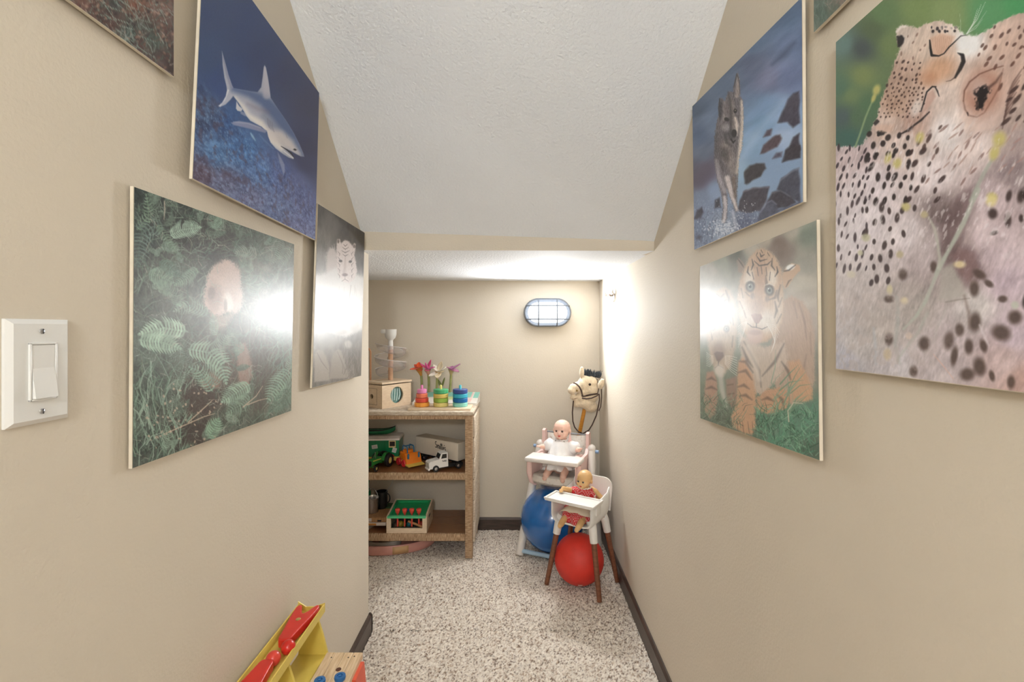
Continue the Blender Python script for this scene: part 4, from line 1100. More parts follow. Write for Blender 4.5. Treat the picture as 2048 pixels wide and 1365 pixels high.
sp = on_side(1229, 590, XR)
t = thing('sprinkler_head', 'small chrome fire sprinkler head sticking out of the right wall', 'sprinkler', (XR, sp.y, sp.z))
CHROME = mat('chrome', (206, 200, 194), rough=0.18, metal=1.0, var=0.02)
MY = Matrix.Rotation(R(-90), 3, 'Y')
b = B(); b.lathe([(0.0, 0.001), (0.036, 0.001), (0.036, 0.004), (0.030, 0.008), (0.016, 0.011), (0.0, 0.012)], n=28, M=MY); obj('escutcheon', b, CHROME, t)
b = B(); b.lathe([(0.009, 0.008), (0.009, 0.02), (0.006, 0.024), (0.0, 0.024)], n=12, M=MY); obj('body', b, CHROME, t)
for s in (-1, 1):
    b = B(); b.tube([(-0.018, 0, 0.007 * s), (-0.03, 0, 0.011 * s), (-0.042, 0, 0.003 * s)], 0.0018, 6); obj('frame_arm', b, CHROME, t)
b = B(); b.cyl((-0.020, 0, 0), (-0.041, 0, 0), 0.0018, n=8); obj('bulb', b, mat('red_glass', (190, 60, 40), rough=0.1), t)
b = B(); b.cyl((-0.042, 0, 0), (-0.0435, 0, 0), 0.012, n=18)
for k in range(9):
    a = 2 * math.pi * k / 9; b.box((-0.0445, -0.001, 0), (-0.0425, 0.001, 0.002)); 
    b.xf(Matrix.Translation((0, 0.012 * math.cos(a), 0.012 * math.sin(a))), len(b.v) - 8)
obj('deflector', b, CHROME, t)

# ---------------------------------------------------------------- rough wooden shelf in the alcove
def wood(name, col, col2, rough=0.7, stretch=(1, 14, 14), bump=0.6, scale=9, ramp=(0.3, 0.7)):
    return mat(name, col, rough=rough, col2=col2, stretch=stretch, scale=scale, bump=bump, bscale=30, ramp=ramp)
ROUGH = wood('rough_sawn_pine', (228, 198, 160), (158, 116, 82), stretch=(6, 6, 30), bump=1.0, scale=8)
ROUGHX = wood('rough_sawn_pine_cross', (230, 200, 162), (160, 118, 84), stretch=(30, 6, 6), bump=1.0, scale=8)
PALE = wood('weathered_board', (234, 220, 200), (190, 168, 142), stretch=(6, 5, 26), bump=0.7)
STAIN = wood('stained_board', (164, 112, 70), (112, 72, 44), rough=0.3, stretch=(3, 40, 10), bump=0.1)
SX0, SX1, SY0, SY1 = -1.14, -0.217, 2.417, 2.752
sh = thing('toy_shelf', 'rough-sawn wooden shelf unit with three levels of toys', 'shelf', ((SX0 + SX1) / 2, (SY0 + SY1) / 2, 0))
ox, oy = sh.location.x, sh.location.y
def sbox(name, lo, hi, m, r=0.002, parent=None):
    b = B(); b.rbox((lo[0] - ox, lo[1] - oy, lo[2]), (hi[0] - ox, hi[1] - oy, hi[2]), r, 1)
    return obj(name, b, m, parent or sh)
PW = 0.037
for x0 in (SX0, SX1 - PW):
    for y0, y1 in ((SY0, SY0 + 0.036), (SY1 - 0.036, SY1)):
        sbox('post', (x0, y0, 0), (x0 + PW, y1, 0.714), ROUGH)
nb = 3; d = (SY1 - SY0) / nb
for k in range(nb):
    sbox('top_board', (SX0 - 0.006, SY0 - 0.004 + k * d, 0.7145), (SX1 + 0.006, SY0 - 0.006 + (k + 1) * d, 0.736), PALE, 0.004)
sbox('apron', (SX0 + PW, SY0 + 0.004, 0.694), (SX1 - PW, SY0 + 0.022, 0.714), ROUGHX)
sbox('apron', (SX0 + PW, SY1 - 0.022, 0.694), (SX1 - PW, SY1 - 0.004, 0.714), ROUGHX)
for zt in (0.425, 0.120):
    for k in range(nb):
        sbox('shelf_board', (SX0 + PW - 0.001, SY0 + 0.020 + k * (d - 0.008), zt - 0.018), (SX1 - PW + 0.001, SY0 + 0.0185 + (k + 1) * (d - 0.008), zt), STAIN, 0.001)
    sbox('shelf_edge', (SX0 + PW, SY0 + 0.001, zt - 0.034), (SX1 - PW, SY0 + 0.0195, zt + 0.001), ROUGHX, 0.003)
    for x0, x1 in ((SX0 + 0.002, SX0 + PW - 0.002), (SX1 - PW + 0.002, SX1 - 0.002)):
        sbox('shelf_bearer', (x0, SY0 + 0.037, zt - 0.04), (x1, SY1 - 0.037, zt - 0.019), ROUGH)
zs = [0.705, 0.6, 0.495, 0.39, 0.285, 0.18, 0.075]
for k in range(6):
    for x0, x1 in ((SX1 - 0.0005, SX1 + 0.011),):
        b = B(); yo = random.uniform(-.004, .004)
        b.rbox((x0 - ox, SY0 + 0.012 - oy, zs[k+1] + .002), (x1 - ox, SY1 - .004 + yo - oy, zs[k] - .001), 0.003, 1)
        obj('side_plank', b, PALE, sh)

TOPZ, MIDZ, LOWZ = 0.7362, 0.4263, 0.1213
BIRCH = wood('birch_plywood', (236, 214, 186), (222, 196, 164), rough=0.45, stretch=(4, 4, 20), bump=0.08)
def pmat(name, col, rough=0.4, **k): return mat(name, col, rough=rough, var=0.05, **k)

# ---- ball run box
c0 = Vector((-0.685, 2.478)); e1 = Vector((0.113, 0.158)).normalized(); ang = math.atan2(e1.y, e1.x)
t = thing('ball_run_toy', 'birch ball run box with clear spiral track and white funnel', 'toy', (c0.x, c0.y, TOPZ), ang)
Lb, Wb, Hb = 0.195, 0.150, 0.135
def hole_panel(w, h, cx, cz, r, th, n=28):
    """upright panel in the xz plane with a round hole, thickness th along +y"""
    b = B(); vs = []
    outer = []
    for i in range(n):
        a = 2 * math.pi * i / n; dx, dz = math.cos(a), math.sin(a)
        s = min((w - cx) / dx if dx > 1e-9 else 1e9, -cx / dx if dx < -1e-9 else 1e9, (h - cz) / dz if dz > 1e-9 else 1e9, -cz / dz if dz < -1e-9 else 1e9)
        outer.append((cx + dx * s, cz + dz * s))
    cor = [(0, 0), (w, 0), (w, h), (0, h)]
    for c in cor:
        k = min(range(n), key=lambda i: (outer[i][0] - c[0]) ** 2 + (outer[i][1] - c[1]) ** 2); outer[k] = c
    inner = [(cx + r * math.cos(2*math.pi*i/n), cz + r * math.sin(2*math.pi*i/n)) for i in range(n)]
    for y in (0, th):
        vs += [(x, y, z) for x, z in outer]; vs += [(x, y, z) for x, z in inner]
    fs = []
    for i in range(n):
        j = (i + 1) % n
        fs += [(i, j, n + j, n + i), (2*n + j, 2*n + i, 3*n + i, 3*n + j), (n + i, n + j, 3*n + j, 3*n + i), (j, i, 2*n + i, 2*n + j)]
    return b.add(vs, fs)
b = hole_panel(Lb, Hb - .016, 0.098, 0.062, 0.043, 0.008); obj('front_panel', b, BIRCH, t, smooth=False)
b = hole_panel(Wb - .017, Hb - .016, 0.075, 0.058, 0.013, 0.008); b.xf(Matrix.Rotation(R(90), 4, 'Z') ); b.xf(Matrix.Translation((0.008, 0.0085, 0))); obj('side_panel', b, BIRCH, t, smooth=False)
b = B(); b.box((Lb - .008, .0085, 0), (Lb, Wb - .0085, Hb - .016)); obj('side_panel', b, BIRCH, t, smooth=False)
b = B(); b.box((0, Wb - .008, 0), (Lb, Wb, Hb - .016)); obj('back_panel', b, BIRCH, t, smooth=False)
b = hole_panel(Lb + .006, Wb + .006, 0.055, 0.10, 0.026, 0.010); b.xf(Matrix.Translation((-.003, -.003, Hb)) @ Matrix(((1,0,0,0),(0,0,1,0),(0,-1,0,0),(0,0,0,1)))); obj('lid', b, BIRCH, t, smooth=False)
dr = B(); dr.prism([(-0.0012, y, z) for y, z in ((.045, .018), (.112, .018), (.112, .103), (.045, .103))], (0.0010, 0, 0)); 
LINE = mat('pencil_line', (120, 96, 76), rough=.7)
for (y0, z0, y1, z1) in ((.04, .016, .115, .0175), (.04, .1, .115, .1015), (.04, .016, .0415, .1015), (.1135, .016, .115, .1015)):
    b = B(); b.box((-0.0006, y0, z0), (0.0001, y1, z1)); obj('door_groove', b, LINE, t, smooth=False)
MINT = pmat('mint_paint', (150, 196, 190)); 
b = B(); b.cyl((0.098, 0.02, 0.062), (0.098, 0.045, 0.062), 0.047, n=30); obj('drum', b, pmat('teal_drum', (120, 168, 160)), t)
for k in range(4):
    b = B(); x = 0.078 + k * 0.014
    b.tube([(x, 0.014, 0.03 + .004 * (k % 2)), (x - 0.006 + .004 * k, 0.010, 0.062), (x + .004, 0.014, 0.096)], 0.0038, 6); obj('ribbon', b, pmat('white_mint', (206, 230, 226)), t)
# tower
pc = Vector((-0.676, 2.612)) - c0; lx = pc.x * math.cos(-ang) - pc.y * math.sin(-ang); ly = pc.x * math.sin(-ang) + pc.y * math.cos(-ang)
b = B(); b.cyl((lx, ly, Hb), (lx, ly, 0.335), 0.0125, n=20); obj('pole', b, wood('beech_pole', (214, 174, 142), (196, 154, 122), stretch=(4, 4, 20), bump=0.05, rough=.45), t)
CLEAR = mat('clear_plastic', (250, 247, 250), rough=0.08, trans=0.88, var=0.0)
CLEAR.node_tree.nodes['Principled BSDF'].inputs['IOR'].default_value = 1.2
CLEAR.node_tree.nodes['Principled BSDF'].inputs['Alpha'].default_value = 0.5
b = B(); n = 84; ring = []
for i in range(n + 1):
    s = i / n; a = R(215) + s * 2 * math.pi * 1.9 - ang; z = 0.322 - s * 0.140; rm = 0.05
    row = []
    for q in range(9):
        u = math.pi * q / 8; rad = rm - 0.034 * math.cos(u); zz = z - 0.030 * math.sin(u) + (0.012 if q == 8 else 0)
        row.append((lx + rad * math.cos(a), ly + rad * math.sin(a), zz))
    ring.append(row)
vs = [p for r_ in ring for p in r_]
fs = [(i*9 + q, i*9 + q + 1, (i+1)*9 + q + 1, (i+1)*9 + q) for i in range(n) for q in range(8)]
b.add(vs, fs); o = obj('spiral_track', b, CLEAR, t)
sd = o.modifiers.new('thick', 'SOLIDIFY'); sd.thickness = 0.0016
b = B(); b.tube([ring[i][8] for i in range(n + 1)], 0.0016, 6); obj('track_rim', b, mat('clear_rim', (246, 240, 240), rough=.1, alpha=.55), t)
# white funnel: neck, bell and side lip
b = B()
b.lathe([(0.0135, .30), (0.0135, .335), (0.012, .345), (0.014, .352), (0.025, .362), (0.031, .380), (0.032, .408), (0.029, .408), (0.028, .382), (0.02, .366), (0, .36)], c=(lx, ly, 0), n=28)
lo = Vector((math.cos(R(200) - ang), math.sin(R(200) - ang), 0))
for k in range(1):
    M = Matrix.Translation((lx, ly, 0)) @ Matrix.Rotation(R(180) - ang, 4, 'Z')
    b.rbox((0.02, -0.026, 0.385), (0.048, 0.026, 0.408), .006, 2, M)
obj('funnel', b, WHITE_PL, t)
b = B(); p0 = Vector((738.5, 0)); wp = at(740, 760, 2.56)
t2 = thing('wooden_frame_toy', 'thin upright wooden hoop beside the ball run, half hidden by the wall', 'toy', (at(741, 760, 2.655).x, 2.655, TOPZ))
dz = at(740, 696, 2.655).z - TOPZ
b = B(); b.tube([(0, 0, 0.006), (0, 0, dz - .02), (-.008, 0, dz - .006), (-.022, 0, dz), (-.05, 0, dz), (-.062, 0, dz - .01), (-.068, 0, dz - .03), (-.068, 0, 0.006)], 0.005, 10)
obj('hoop', b, wood('peach_wood', (232, 178, 138), (220, 166, 126), stretch=(4, 4, 20), bump=.05), t2)
b = B(); b.rbox((-.085, -.018, 0), (.008, .018, .008), .002); obj('foot', b, BIRCH, t2)

# ---- stacking rings on a board
t = thing('stacking_board', 'flat birch board with three pegs holding stacked rings', 'toy', (-0.3865, 2.505, TOPZ))
b = B(); b.rbox((-.158, -.072, 0), (.158, .072, .010), .002); obj('base', b, BIRCH, t)
stk = [(-0.100, (224, 130, 176), [(.0385, (238, 160, 66), 'orange'), (.034, (222, 82, 62), 'red'), (.0295, (238, 128, 96), 'coral'), (.0245, (226, 138, 186), 'pink')], 'left'),
       (-0.002, (230, 214, 128), [(.0385, (216, 198, 120), 'straw yellow'), (.0382, (150, 182, 74), 'lime green'), (.0385, (214, 192, 102), 'mustard yellow'), (.0385, (76, 172, 118), 'grass green')], 'middle'),
       (0.098, (82, 190, 200), [(.0385, (140, 208, 194), 'mint'), (.0385, (16, 104, 168), 'deep blue'), (.0385, (52, 166, 192), 'turquoise'), (.0385, (58, 78, 142), 'navy')], 'right')]
pos = ['bottom', 'second from bottom', 'third from bottom', 'topmost']
for x, pc_, rings, sd in stk:
    b = B(); b.lathe([(.0065, .0101), (.0065, .116), (.005, .120), (0, .122)], c=(x, 0, 0), n=16); obj('peg', b, pmat('peg_' + sd, pc_), t)
    for k, (r, c, nm) in enumerate(rings):
        b = B(); h = .0225
        b.lathe([(.0068, .0008), (r - .002, .0008), (r, .0028), (r, h - .0025), (r - .002, h - .0005), (.0068, h - .0005)], n=36, close=True)
        o = obj('stacking_ring', b, pmat('ring_' + nm.replace(' ', '_'), c, rough=.35))
        o.location = (t.location.x + x, t.location.y, TOPZ + .010 + k * h)
        tag(o, f'{nm} wooden ring, {pos[k]} on the {sd} peg of the stacking board', 'ring', 'stacking rings')

# ---- felt flowers standing in a painted board
t = thing('flower_board', 'sloping white and mint painted board behind the stacking rings', 'toy', (-0.40, 2.66, TOPZ))
BW, bx0 = 0.19, (956 - 1032) / F * 2.70
b = B(); x0, x1 = at(826, 800, 2.62).x + .40, bx0 + .40
y0, y1 = -.062, .088; z0, z1 = .012, .052
b.hexa([(x0, y0, 0), (x1, y0, 0), (x1 + .008, y1, 0), (x0 + .012, y1, 0)], [(x0, y0, z0), (x1, y0, z0), (x1 + .008, y1, z1), (x0 + .012, y1, z1)])
obj('board', b, pmat('board_white', (240, 232, 222)), t, smooth=False)
def slab(name, u0, u1, v0, v1, m, lift=.0008):
    def P(u, v):
        x = (x0 + .012 * v) + (x1 - x0) * u; return Vector((x, y0 + (y1 - y0) * v, z0 + (z1 - z0) * v + lift))
    b = B(); b.prism([P(u0, v0), P(u1, v0), P(u1, v1), P(u0, v1)], (0, 0, -.0006)); obj(name, b, m, t, smooth=False)
MB_ = pmat('mint_board', (150, 214, 198)); LB_ = pmat('lime_board', (214, 226, 160)); PB_ = pmat('pale_pink_board', (244, 206, 196))
for u0, u1, v0, v1, m in ((.02, .40, .55, .98, MB_), (.42, .60, .55, .98, MB_), (.62, .87, .5, .98, MB_), (.91, .99, .45, .98, MB_), (.30, .40, .30, .62, LB_), (.50, .60, .3, .6, LB_), (.03, .1, .25, .5, LB_), (.87, .89, .5, .95, PB_), (.84, .90, .1, .42, PB_)):
    slab('painted_patch', u0, u1, v0, v1, m)
def fl_pt(px, py, Y=2.715): return at(px, py, Y)
STEM = mat('green_felt', (150, 156, 98), rough=.9, var=.15, bump=.4, bscale=300)
def petal(tip, ctr, w, up, mtl, parent, cup=.3):
    """pointed petal from the flower centre to its tip, with thickness"""
    ctr, tip = Vector(ctr), Vector(tip); d = tip - ctr; L = d.length; d.normalize()
    s = d.cross(Vector(up)).normalized(); nn = s.cross(d).normalized()
    vs = []; n = 7
    for i in range(n + 1):
        u = i / n; ww = 1.35 * w * (math.sin(math.pi * min(1, .14 + .86 * u)) ** .8) * (1 if u < .96 else .3)
        for q in (-1, -.5, 0, .5, 1):
            vs.append(ctr + d * L * u + s * ww * q + nn * (cup * w * (q * q) - .25 * w * math.sin(math.pi * u)))
    fs = [(i*5 + k, i*5 + k + 1, (i+1)*5 + k + 1, (i+1)*5 + k) for i in range(n) for k in range(4)]
    b = B(); b.add(vs, fs); o = obj('petal', b, mtl, parent); m = o.modifiers.new('thick', 'SOLIDIFY'); m.thickness = .0022
    return o
def flower(kind, label, base, neck, throat, petals, cols, Y, throat_c):
    """stem from the board to the calyx, funnel throat, petals; points read at depth Y"""
    P = lambda p, dy=0: at(p[0], p[1], Y + dy)
    bp = P(base); org = Vector((bp.x, Y, TOPZ + .05))
    t = thing('felt_flower', label, 'flower', org, group=None)
    Lc = lambda v: Vector(v) - org
    b = B(); st = [Lc(P(base)) - Vector((0, 0, .006)), Lc(P(((base[0] + neck[0]) / 2 + .4, (base[1] + neck[1]) / 2))), Lc(P(neck))]
    b.tube(st, .0065, 10); obj('stem', b, STEM, t)
    b = B(); ctr = Lc(P(throat)); nk = Lc(P(neck))
    pts = [nk + (ctr - nk) * u for u in (0, .35, .7, 1)]
    b.tube(pts, [.0066, .010, .016, .021], 14); obj('calyx', b, throat_c, t)
    for k, (tx, ty, dy, w) in enumerate(petals):
        petal(Lc(P((tx, ty), dy)), ctr + Vector((0, 0, .002)), w, (0, -.3, 1), cols[k % len(cols)], t)
    return t
Y = 2.725
felt = lambda n, c: mat('felt_' + n, c, rough=.95, var=.12, bump=.4, bscale=400, sheen=.3)
CAL = felt('calyx_orange', (196, 138, 58)); 
flower('o', 'orange felt flower with a drooping petal, leftmost on the painted board', (843.5, 783), (842.5, 752), (838, 737), [(819.5,740,-.03,.011),(828,730,.01,.012),(838,725,.02,.013),(848,733,-.02,.013),(842,742,-.03,.012)], [felt('orange', (222, 88, 38)), felt('red', (204, 70, 36))], Y - .01, CAL)
flower('p', 'hot pink felt flower with upturned petals', (857.5, 783), (857, 750), (855, 739), [(839,728,-.01,.011),(850,726,-.02,.011),(863,720,.0,.012),(870,735,-.03,.013),(856,742,-.03,.012)], [felt('pink', (232, 84, 142)), felt('hot_pink', (228, 104, 170))], Y - .03, felt('calyx_pink', (196, 150, 126)))
flower('w', 'cream white felt flower with open star petals', (873, 783), (874, 757), (877, 744), [(857.5,753,-.05,.013),(874,757,-.06,.013),(893,735,-.02,.014),(884,723,.02,.013),(866,730,.01,.013),(888,744,-.04,.013)], [felt('cream', (240, 230, 214)), felt('ivory', (232, 214, 178))], Y - .045, felt('calyx_cream', (206, 176, 130)))
flower('l', 'lilac felt flower with pointed petals, rightmost on the painted board', (899.5, 783), (902, 750), (903, 739), [(921,729,-.01,.012),(918,745,-.05,.012),(906,733,.02,.012),(893,735,-.03,.013),(907,741,-.05,.014)], [felt('lilac', (196, 120, 172)), felt('light_lilac', (220, 150, 186))], Y - .02, felt('calyx_lilac', (172, 156, 112)))
bp = at(883, 783, 2.70); t = thing('felt_leaf_stem', 'green felt leaf stem beside the cream flower', 'flower', (bp.x, 2.70, TOPZ + .05))
b = B(); b.tube([(0, 0, -.006), (0, 0, .03), (.0, 0, .05)], .006, 10); obj('stem', b, STEM, t)
LEAF = felt('leaf', (112, 122, 66))
petal((at(876, 758, 2.66) - Vector(t.location)), (0, 0, .03), .006, (0, -1, .3), LEAF, t).name = 'leaf'
petal((at(889.5, 755, 2.68) - Vector(t.location)), (0, 0, .032), .004, (0, -1, .3), LEAF, t).name = 'leaf'

# ---------------------------------------------------------------- vehicles on the middle shelf
def wheel(name, c, r, w, axis, tyre, hub, parent, hubr=.55):
    """tyre with a hub sub-part; axis is the axle direction"""
    ax = Vector(axis).normalized(); c = Vector(c)
    M = Vector((0, 0, 1)).rotation_difference(ax).to_matrix()
    b = B(); b.lathe([(r * .5, -w/2), (r * .9, -w/2), (r, -w * .3), (r, w * .3), (r * .9, w/2), (r * .5, w/2)], n=24, M=M, close=True)
    o = obj(name, b, tyre, parent); o.location = c
    b = B(); b.lathe([(0, -w*.4), (r * .3, -w*.4), (r * hubr, -w * .3), (r * hubr, w * .3), (r*.3, w*.45), (r*.12, w*.5), (0, w * .5)], n=20, M=M); obj('hub', b, hub, o)
    return o
TYRE = mat('rubber', (24, 24, 26), rough=.6)
GREEN = mat('green_toy_paint', (18, 124, 78), rough=.3, var=.05)
TGREEN = mat('tractor_green', (46, 132, 58), rough=.35, var=.08)
YEL = mat('toy_yellow', (228, 200, 96), rough=.4, var=.05)
TYEL = mat('hub_yellow', (226, 206, 122), rough=.4, var=.04)
CREAM = mat('cream_paint', (226, 214, 196), rough=.4, var=.02)
WCAB = mat('truck_white', (238, 234, 228), rough=.25, var=.01)
GLASSD = mat('dark_window', (52, 50, 48), rough=.1)
ORNG = mat('toy_orange', (244, 132, 34), rough=.35, var=.05)
REDT = mat('toy_red', (206, 44, 52), rough=.35, var=.05)
BLUE = mat('toy_blue', (44, 108, 148), rough=.35, var=.05)

# trailer truck: the white trailer and its jack-knifed tractor unit are one toy
a0 = Vector((-0.300, 2.500)); u = Vector((-0.255, 0.186)).normalized(); ang = math.atan2(u.y, u.x)
t = thing('toy_truck', 'white toy trailer truck with black lettering on its side', 'toy truck', (a0.x, a0.y, MIDZ), ang)
Lt, Wt, z0, z1 = .318, .078, .036, .127
b = B(); b.rbox((0, -Wt, z0), (Lt, 0, z1), .0025, 1); trl = obj('trailer_box', b, CREAM, t)
b = B(); b.rbox((.004, -Wt + .004, z1), (Lt - .004, -.004, z1 + .0015), .0006, 1); obj('roof_panel', b, mat('trailer_roof', (204, 190, 168), rough=.6), trl)
b = B(); b.box((.02, -Wt + .012, z0 - .010), (Lt - .01, -.012, z0)); obj('chassis', b, BLACK, t, smooth=False)
for x in (Lt - .03, Lt - .065):
    for y in (-.006, -Wt + .006): wheel('wheel', (x, y, .0155), .0150, .012, (0, 1, 0), TYRE, STEEL, t)
def letter_mesh(strokes, w, M, d=.0008):
    b = B()
    for st in strokes:
        pts = [M @ Vector((x, y, 0)) for x, y in st]
        nrm = (M.to_3x3() @ Vector((0, 0, 1))).normalized()
        b.tube(pts, 1, 6, flat=(d, w), up=nrm)
    return b
def arc(cx, cy, rx, ry, a0, a1, n=8): return [(cx + rx * math.cos(R(a0 + (a1 - a0) * i / n)), cy + ry * math.sin(R(a0 + (a1 - a0) * i / n))) for i in range(n + 1)]
SMITTYS = [arc(.55, 1.35, .42, .38, 40, 270, 10) + arc(.5, .55, .45, .42, 80, -150, 10),                 # S
           [(1.25, 1.0), (1.25, .05)], arc(1.5, .72, .25, .26, 180, 0, 6) + [(1.75, .05)], arc(2.0, .72, .25, .26, 180, 0, 6) + [(2.25, .05)],   # m
           [(2.6, .95), (2.6, .05)], [(2.6, 1.25), (2.61, 1.36)],                                          # i
           [(3.0, 1.75), (2.98, .3), (3.15, .05)], [(2.75, 1.25), (3.3, 1.3)],                             # t
           [(3.5, 1.75), (3.48, .3), (3.65, .05)], [(3.3, 1.3), (3.85, 1.34)],                             # t
           [(3.95, 1.0), (4.15, .2)], [(4.5, 1.0), (4.15, .1), (3.9, -.55)],                               # y
           [(4.75, 1.55), (4.68, 1.3)],                                                                    # '
           arc(5.15, .75, .25, .24, 50, 250, 6) + arc(5.1, .25, .27, .26, 70, -150, 6)]                    # s
INK = mat('black_ink', (22, 20, 20), rough=.6)
sc_ = .0145
M = Matrix.Translation((.166, .0004, .084)) @ Matrix(((-sc_, 0, 0, 0), (0, 0, sc_, 0), (-.0016, sc_ * 1.35, 0, 0), (0, 0, 0, 1)))
b = letter_mesh(SMITTYS, .0021, M, .0006); obj('lettering', b, INK, trl)
# tractor unit, in its own direction under the trailer front
f0 = Vector((-0.310, 2.520)); fd = (Vector((-0.419, 2.458)) - f0).normalized(); fang = math.atan2(fd.y, fd.x)
M = Matrix.Rotation(-ang, 4, 'Z') @ Matrix.Translation((f0.x - a0.x, f0.y - a0.y, 0)) @ Matrix.Rotation(fang, 4, 'Z')
def tp(name, bb, m, parent=t, **k): bb.xf(M); return obj(name, bb, m, parent, **k)
b = B(); b.box((-.03, -.018, .012), (.125, .018, .026)); tp('frame_rail', b, BLACK, smooth=False)
b = B(); b.prism([(.055, -.026, .020), (.156, -.026, .016), (.158, -.026, .047), (.151, -.026, .054), (.104, -.026, .060), (.093, -.026, .088), (.087, -.026, .091), (.058, -.026, .091)], (0, .052, 0))
cab = tp('cab', b, WCAB, angle=30)
b = B(); b.prism([(.1042, -.022, .0635), (.0952, -.022, .086), (.0944, -.022, .0855), (.103, -.022, .063)], (0, .044, 0)); tp('windscreen', b, GLASSD, cab, smooth=False)
for y, dy in ((.0263, .0004), (-.0267, .0004)):
    b = B(); b.prism([(.064, y, .064), (.094, y, .063), (.087, y, .085), (.064, y, .085)], (0, dy, 0)); tp('side_window', b, GLASSD, cab, smooth=False)
b = B(); b.box((.1565, -.018, .024), (.1585, .018, .045)); tp('grille', b, mat('grille_grey', (188, 182, 172), rough=.4), cab, smooth=False)
b = B(); b.rbox((.153, -.028, .010), (.161, .028, .020), .002, 1); tp('bumper', b, WCAB, cab)
for y in (-.02, .02):
    b = B(); b.cyl((.158, y, .030), (.1595, y, .030), .004, n=10); tp('headlight', b, STEEL, cab)
Ml = M @ Matrix.Translation((.088, .0268, .047)) @ Matrix(((-.0045, 0, 0, 0), (0, 0, .0045, 0), (0, .0045, 0, 0), (0, 0, 0, 1)))
b = letter_mesh(SMITTYS, .0007, Ml, .0003); obj('door_lettering', b, INK, cab)
for x in (.122, .0):
    for y in (-.026, .026):
        c = M @ Vector((x, y, .0165)); wheel('wheel', c, .0163, .013, (M.to_3x3() @ Vector((0, 1, 0))), TYRE, STEEL, t, .6)

# green camper trailer
gp = on_level(800, 921, MIDZ); gx, gy = at(800, 900, 2.63).x, 2.585
t = thing('toy_camper', 'green toy camper trailer with white roof, yellow window and red wheels', 'toy camper', (gx, gy + .02, MIDZ), R(4))
L_, W_ = .30, .125
b = B(); b.rbox((-L_, 0, .034), (0, W_, .122), .003, 1); body = obj('body', b, GREEN, t)
b = B()
b.prism([(-L_ - .004, -.005, .122), (-L_ - .004, -.004, .131), (-L_ - .004, .02, .141), (-L_ - .004, W_ - .02, .141), (-L_ - .004, W_ + .004, .131), (-L_ - .004, W_ + .005, .122)], (L_ + .008, 0, 0))
obj('roof', b, mat('roof_white', (232, 220, 212), rough=.4), t, angle=20)
b = B()
for lo, hi in (((-.053, -.002, .083), (-.049, .001, .119)), ((-.021, -.002, .083), (-.017, .001, .119)), ((-.049, -.002, .115), (-.021, .001, .119)), ((-.049, -.003, .083), (-.021, .001, .090))): b.box(lo, hi)
obj('window_frame', b, mat('window_yellow', (232, 206, 150), rough=.4), body, smooth=False)
b = B(); b.box((-.049, -.0007, .09), (-.021, .0002, .115)); obj('window', b, mat('window_dark', (40, 22, 20), rough=.3), body, smooth=False)
for x in (-.075, -.125):
    b = B(); b.box((x, -.0006, .040), (x + .0012, .0003, .122)); obj('door_seam', b, mat('seam', (10, 80, 50)), body, smooth=False)
STK = mat('sticker_white', (224, 222, 216), rough=.5)
for cx, cz, w, h, rot in ((-.128, .088, .03, .020, -8), (-.024, .068, .022, .025, 16)):
    Ms = Matrix.Translation((cx, -.0004, cz)) @ Matrix.Rotation(R(rot), 4, 'Y')
    b = B(); b.box((-w/2, -.0005, -h/2), (w/2, .0004, h/2)); b.xf(Ms); s_ = obj('sticker', b, STK, body, smooth=False)
    for k in range(3):
        b = B(); b.tube([Ms @ Vector((-w*.36 + w*.72 * i / 8, -.0008, h * (.22 - .22 * k) + h*.06 * (-1) ** i)) for i in range(9)], .0006, 5); obj('print_line', b, mat('sticker_print', (90, 60, 60)), s_)
b = B(); b.rbox((-L_, .002, .022), (.004, W_, .0335), .003, 1); b.prism([(-.062, -.004, .034), (.004, -.004, .034), (.004, -.004, .018), (-.018, -.004, .012)], (0, .012, 0)); obj('undercarriage', b, YEL, t)
for x in (-.046, -.20):
    for y in (.004, W_ - .004): wheel('wheel', (x, y, .0255), .025, .014, (0, 1, 0), REDT, mat('hub_dark_red', (150, 24, 40), rough=.4), t)

# canoe on the camper roof
cz = MIDZ + .1416
t = thing('toy_canoe', 'dark green toy canoe lying on the camper roof', 'toy boat', (gx - .142, gy + .075, cz), R(4))
vs, n = [], 18
secs = []
for i in range(n + 1):
    s = -1 + 2 * i / n; w = .028 * (1 - abs(s) ** 2.6) + .0006; top = .024 + .020 * abs(s) ** 3; x = .108 * s
    bot = .0005 + .022 * abs(s) ** 5
    prof = [(w, top), (w * .96, (top + bot) / 2), (w * .6, bot + .002), (0, bot), (-w * .6, bot + .002), (-w * .96, (top + bot) / 2), (-w, top)]
    inn = [(-w * .9, top), (-w * .8, (top + bot) / 2), (0, bot + .004), (w * .8, (top + bot) / 2), (w * .9, top)]
    secs.append([(x, y, z) for y, z in prof + inn])
b = B(); loft(b, secs); obj('hull', b, mat('canoe_green', (24, 112, 70), rough=.35), t)
for sg in (1, -1):
    b = B(); b.tube([secs[i][0 if sg > 0 else 6] for i in range(n + 1)], .0022, 6); obj('gunwale', b, BLACK, t)
b = B(); loft(b, [[(p[0], p[1] * .86, p[2] - .006 + q) for p in (secs[i][0], secs[i][6])] + [(p[0], p[1] * .86, p[2] - .008 + q) for p in (secs[i][6], secs[i][0])] for i in range(2, n - 1) for q in (0,)]); obj('deck', b, mat('canoe_grey', (96, 92, 96), rough=.5), t)

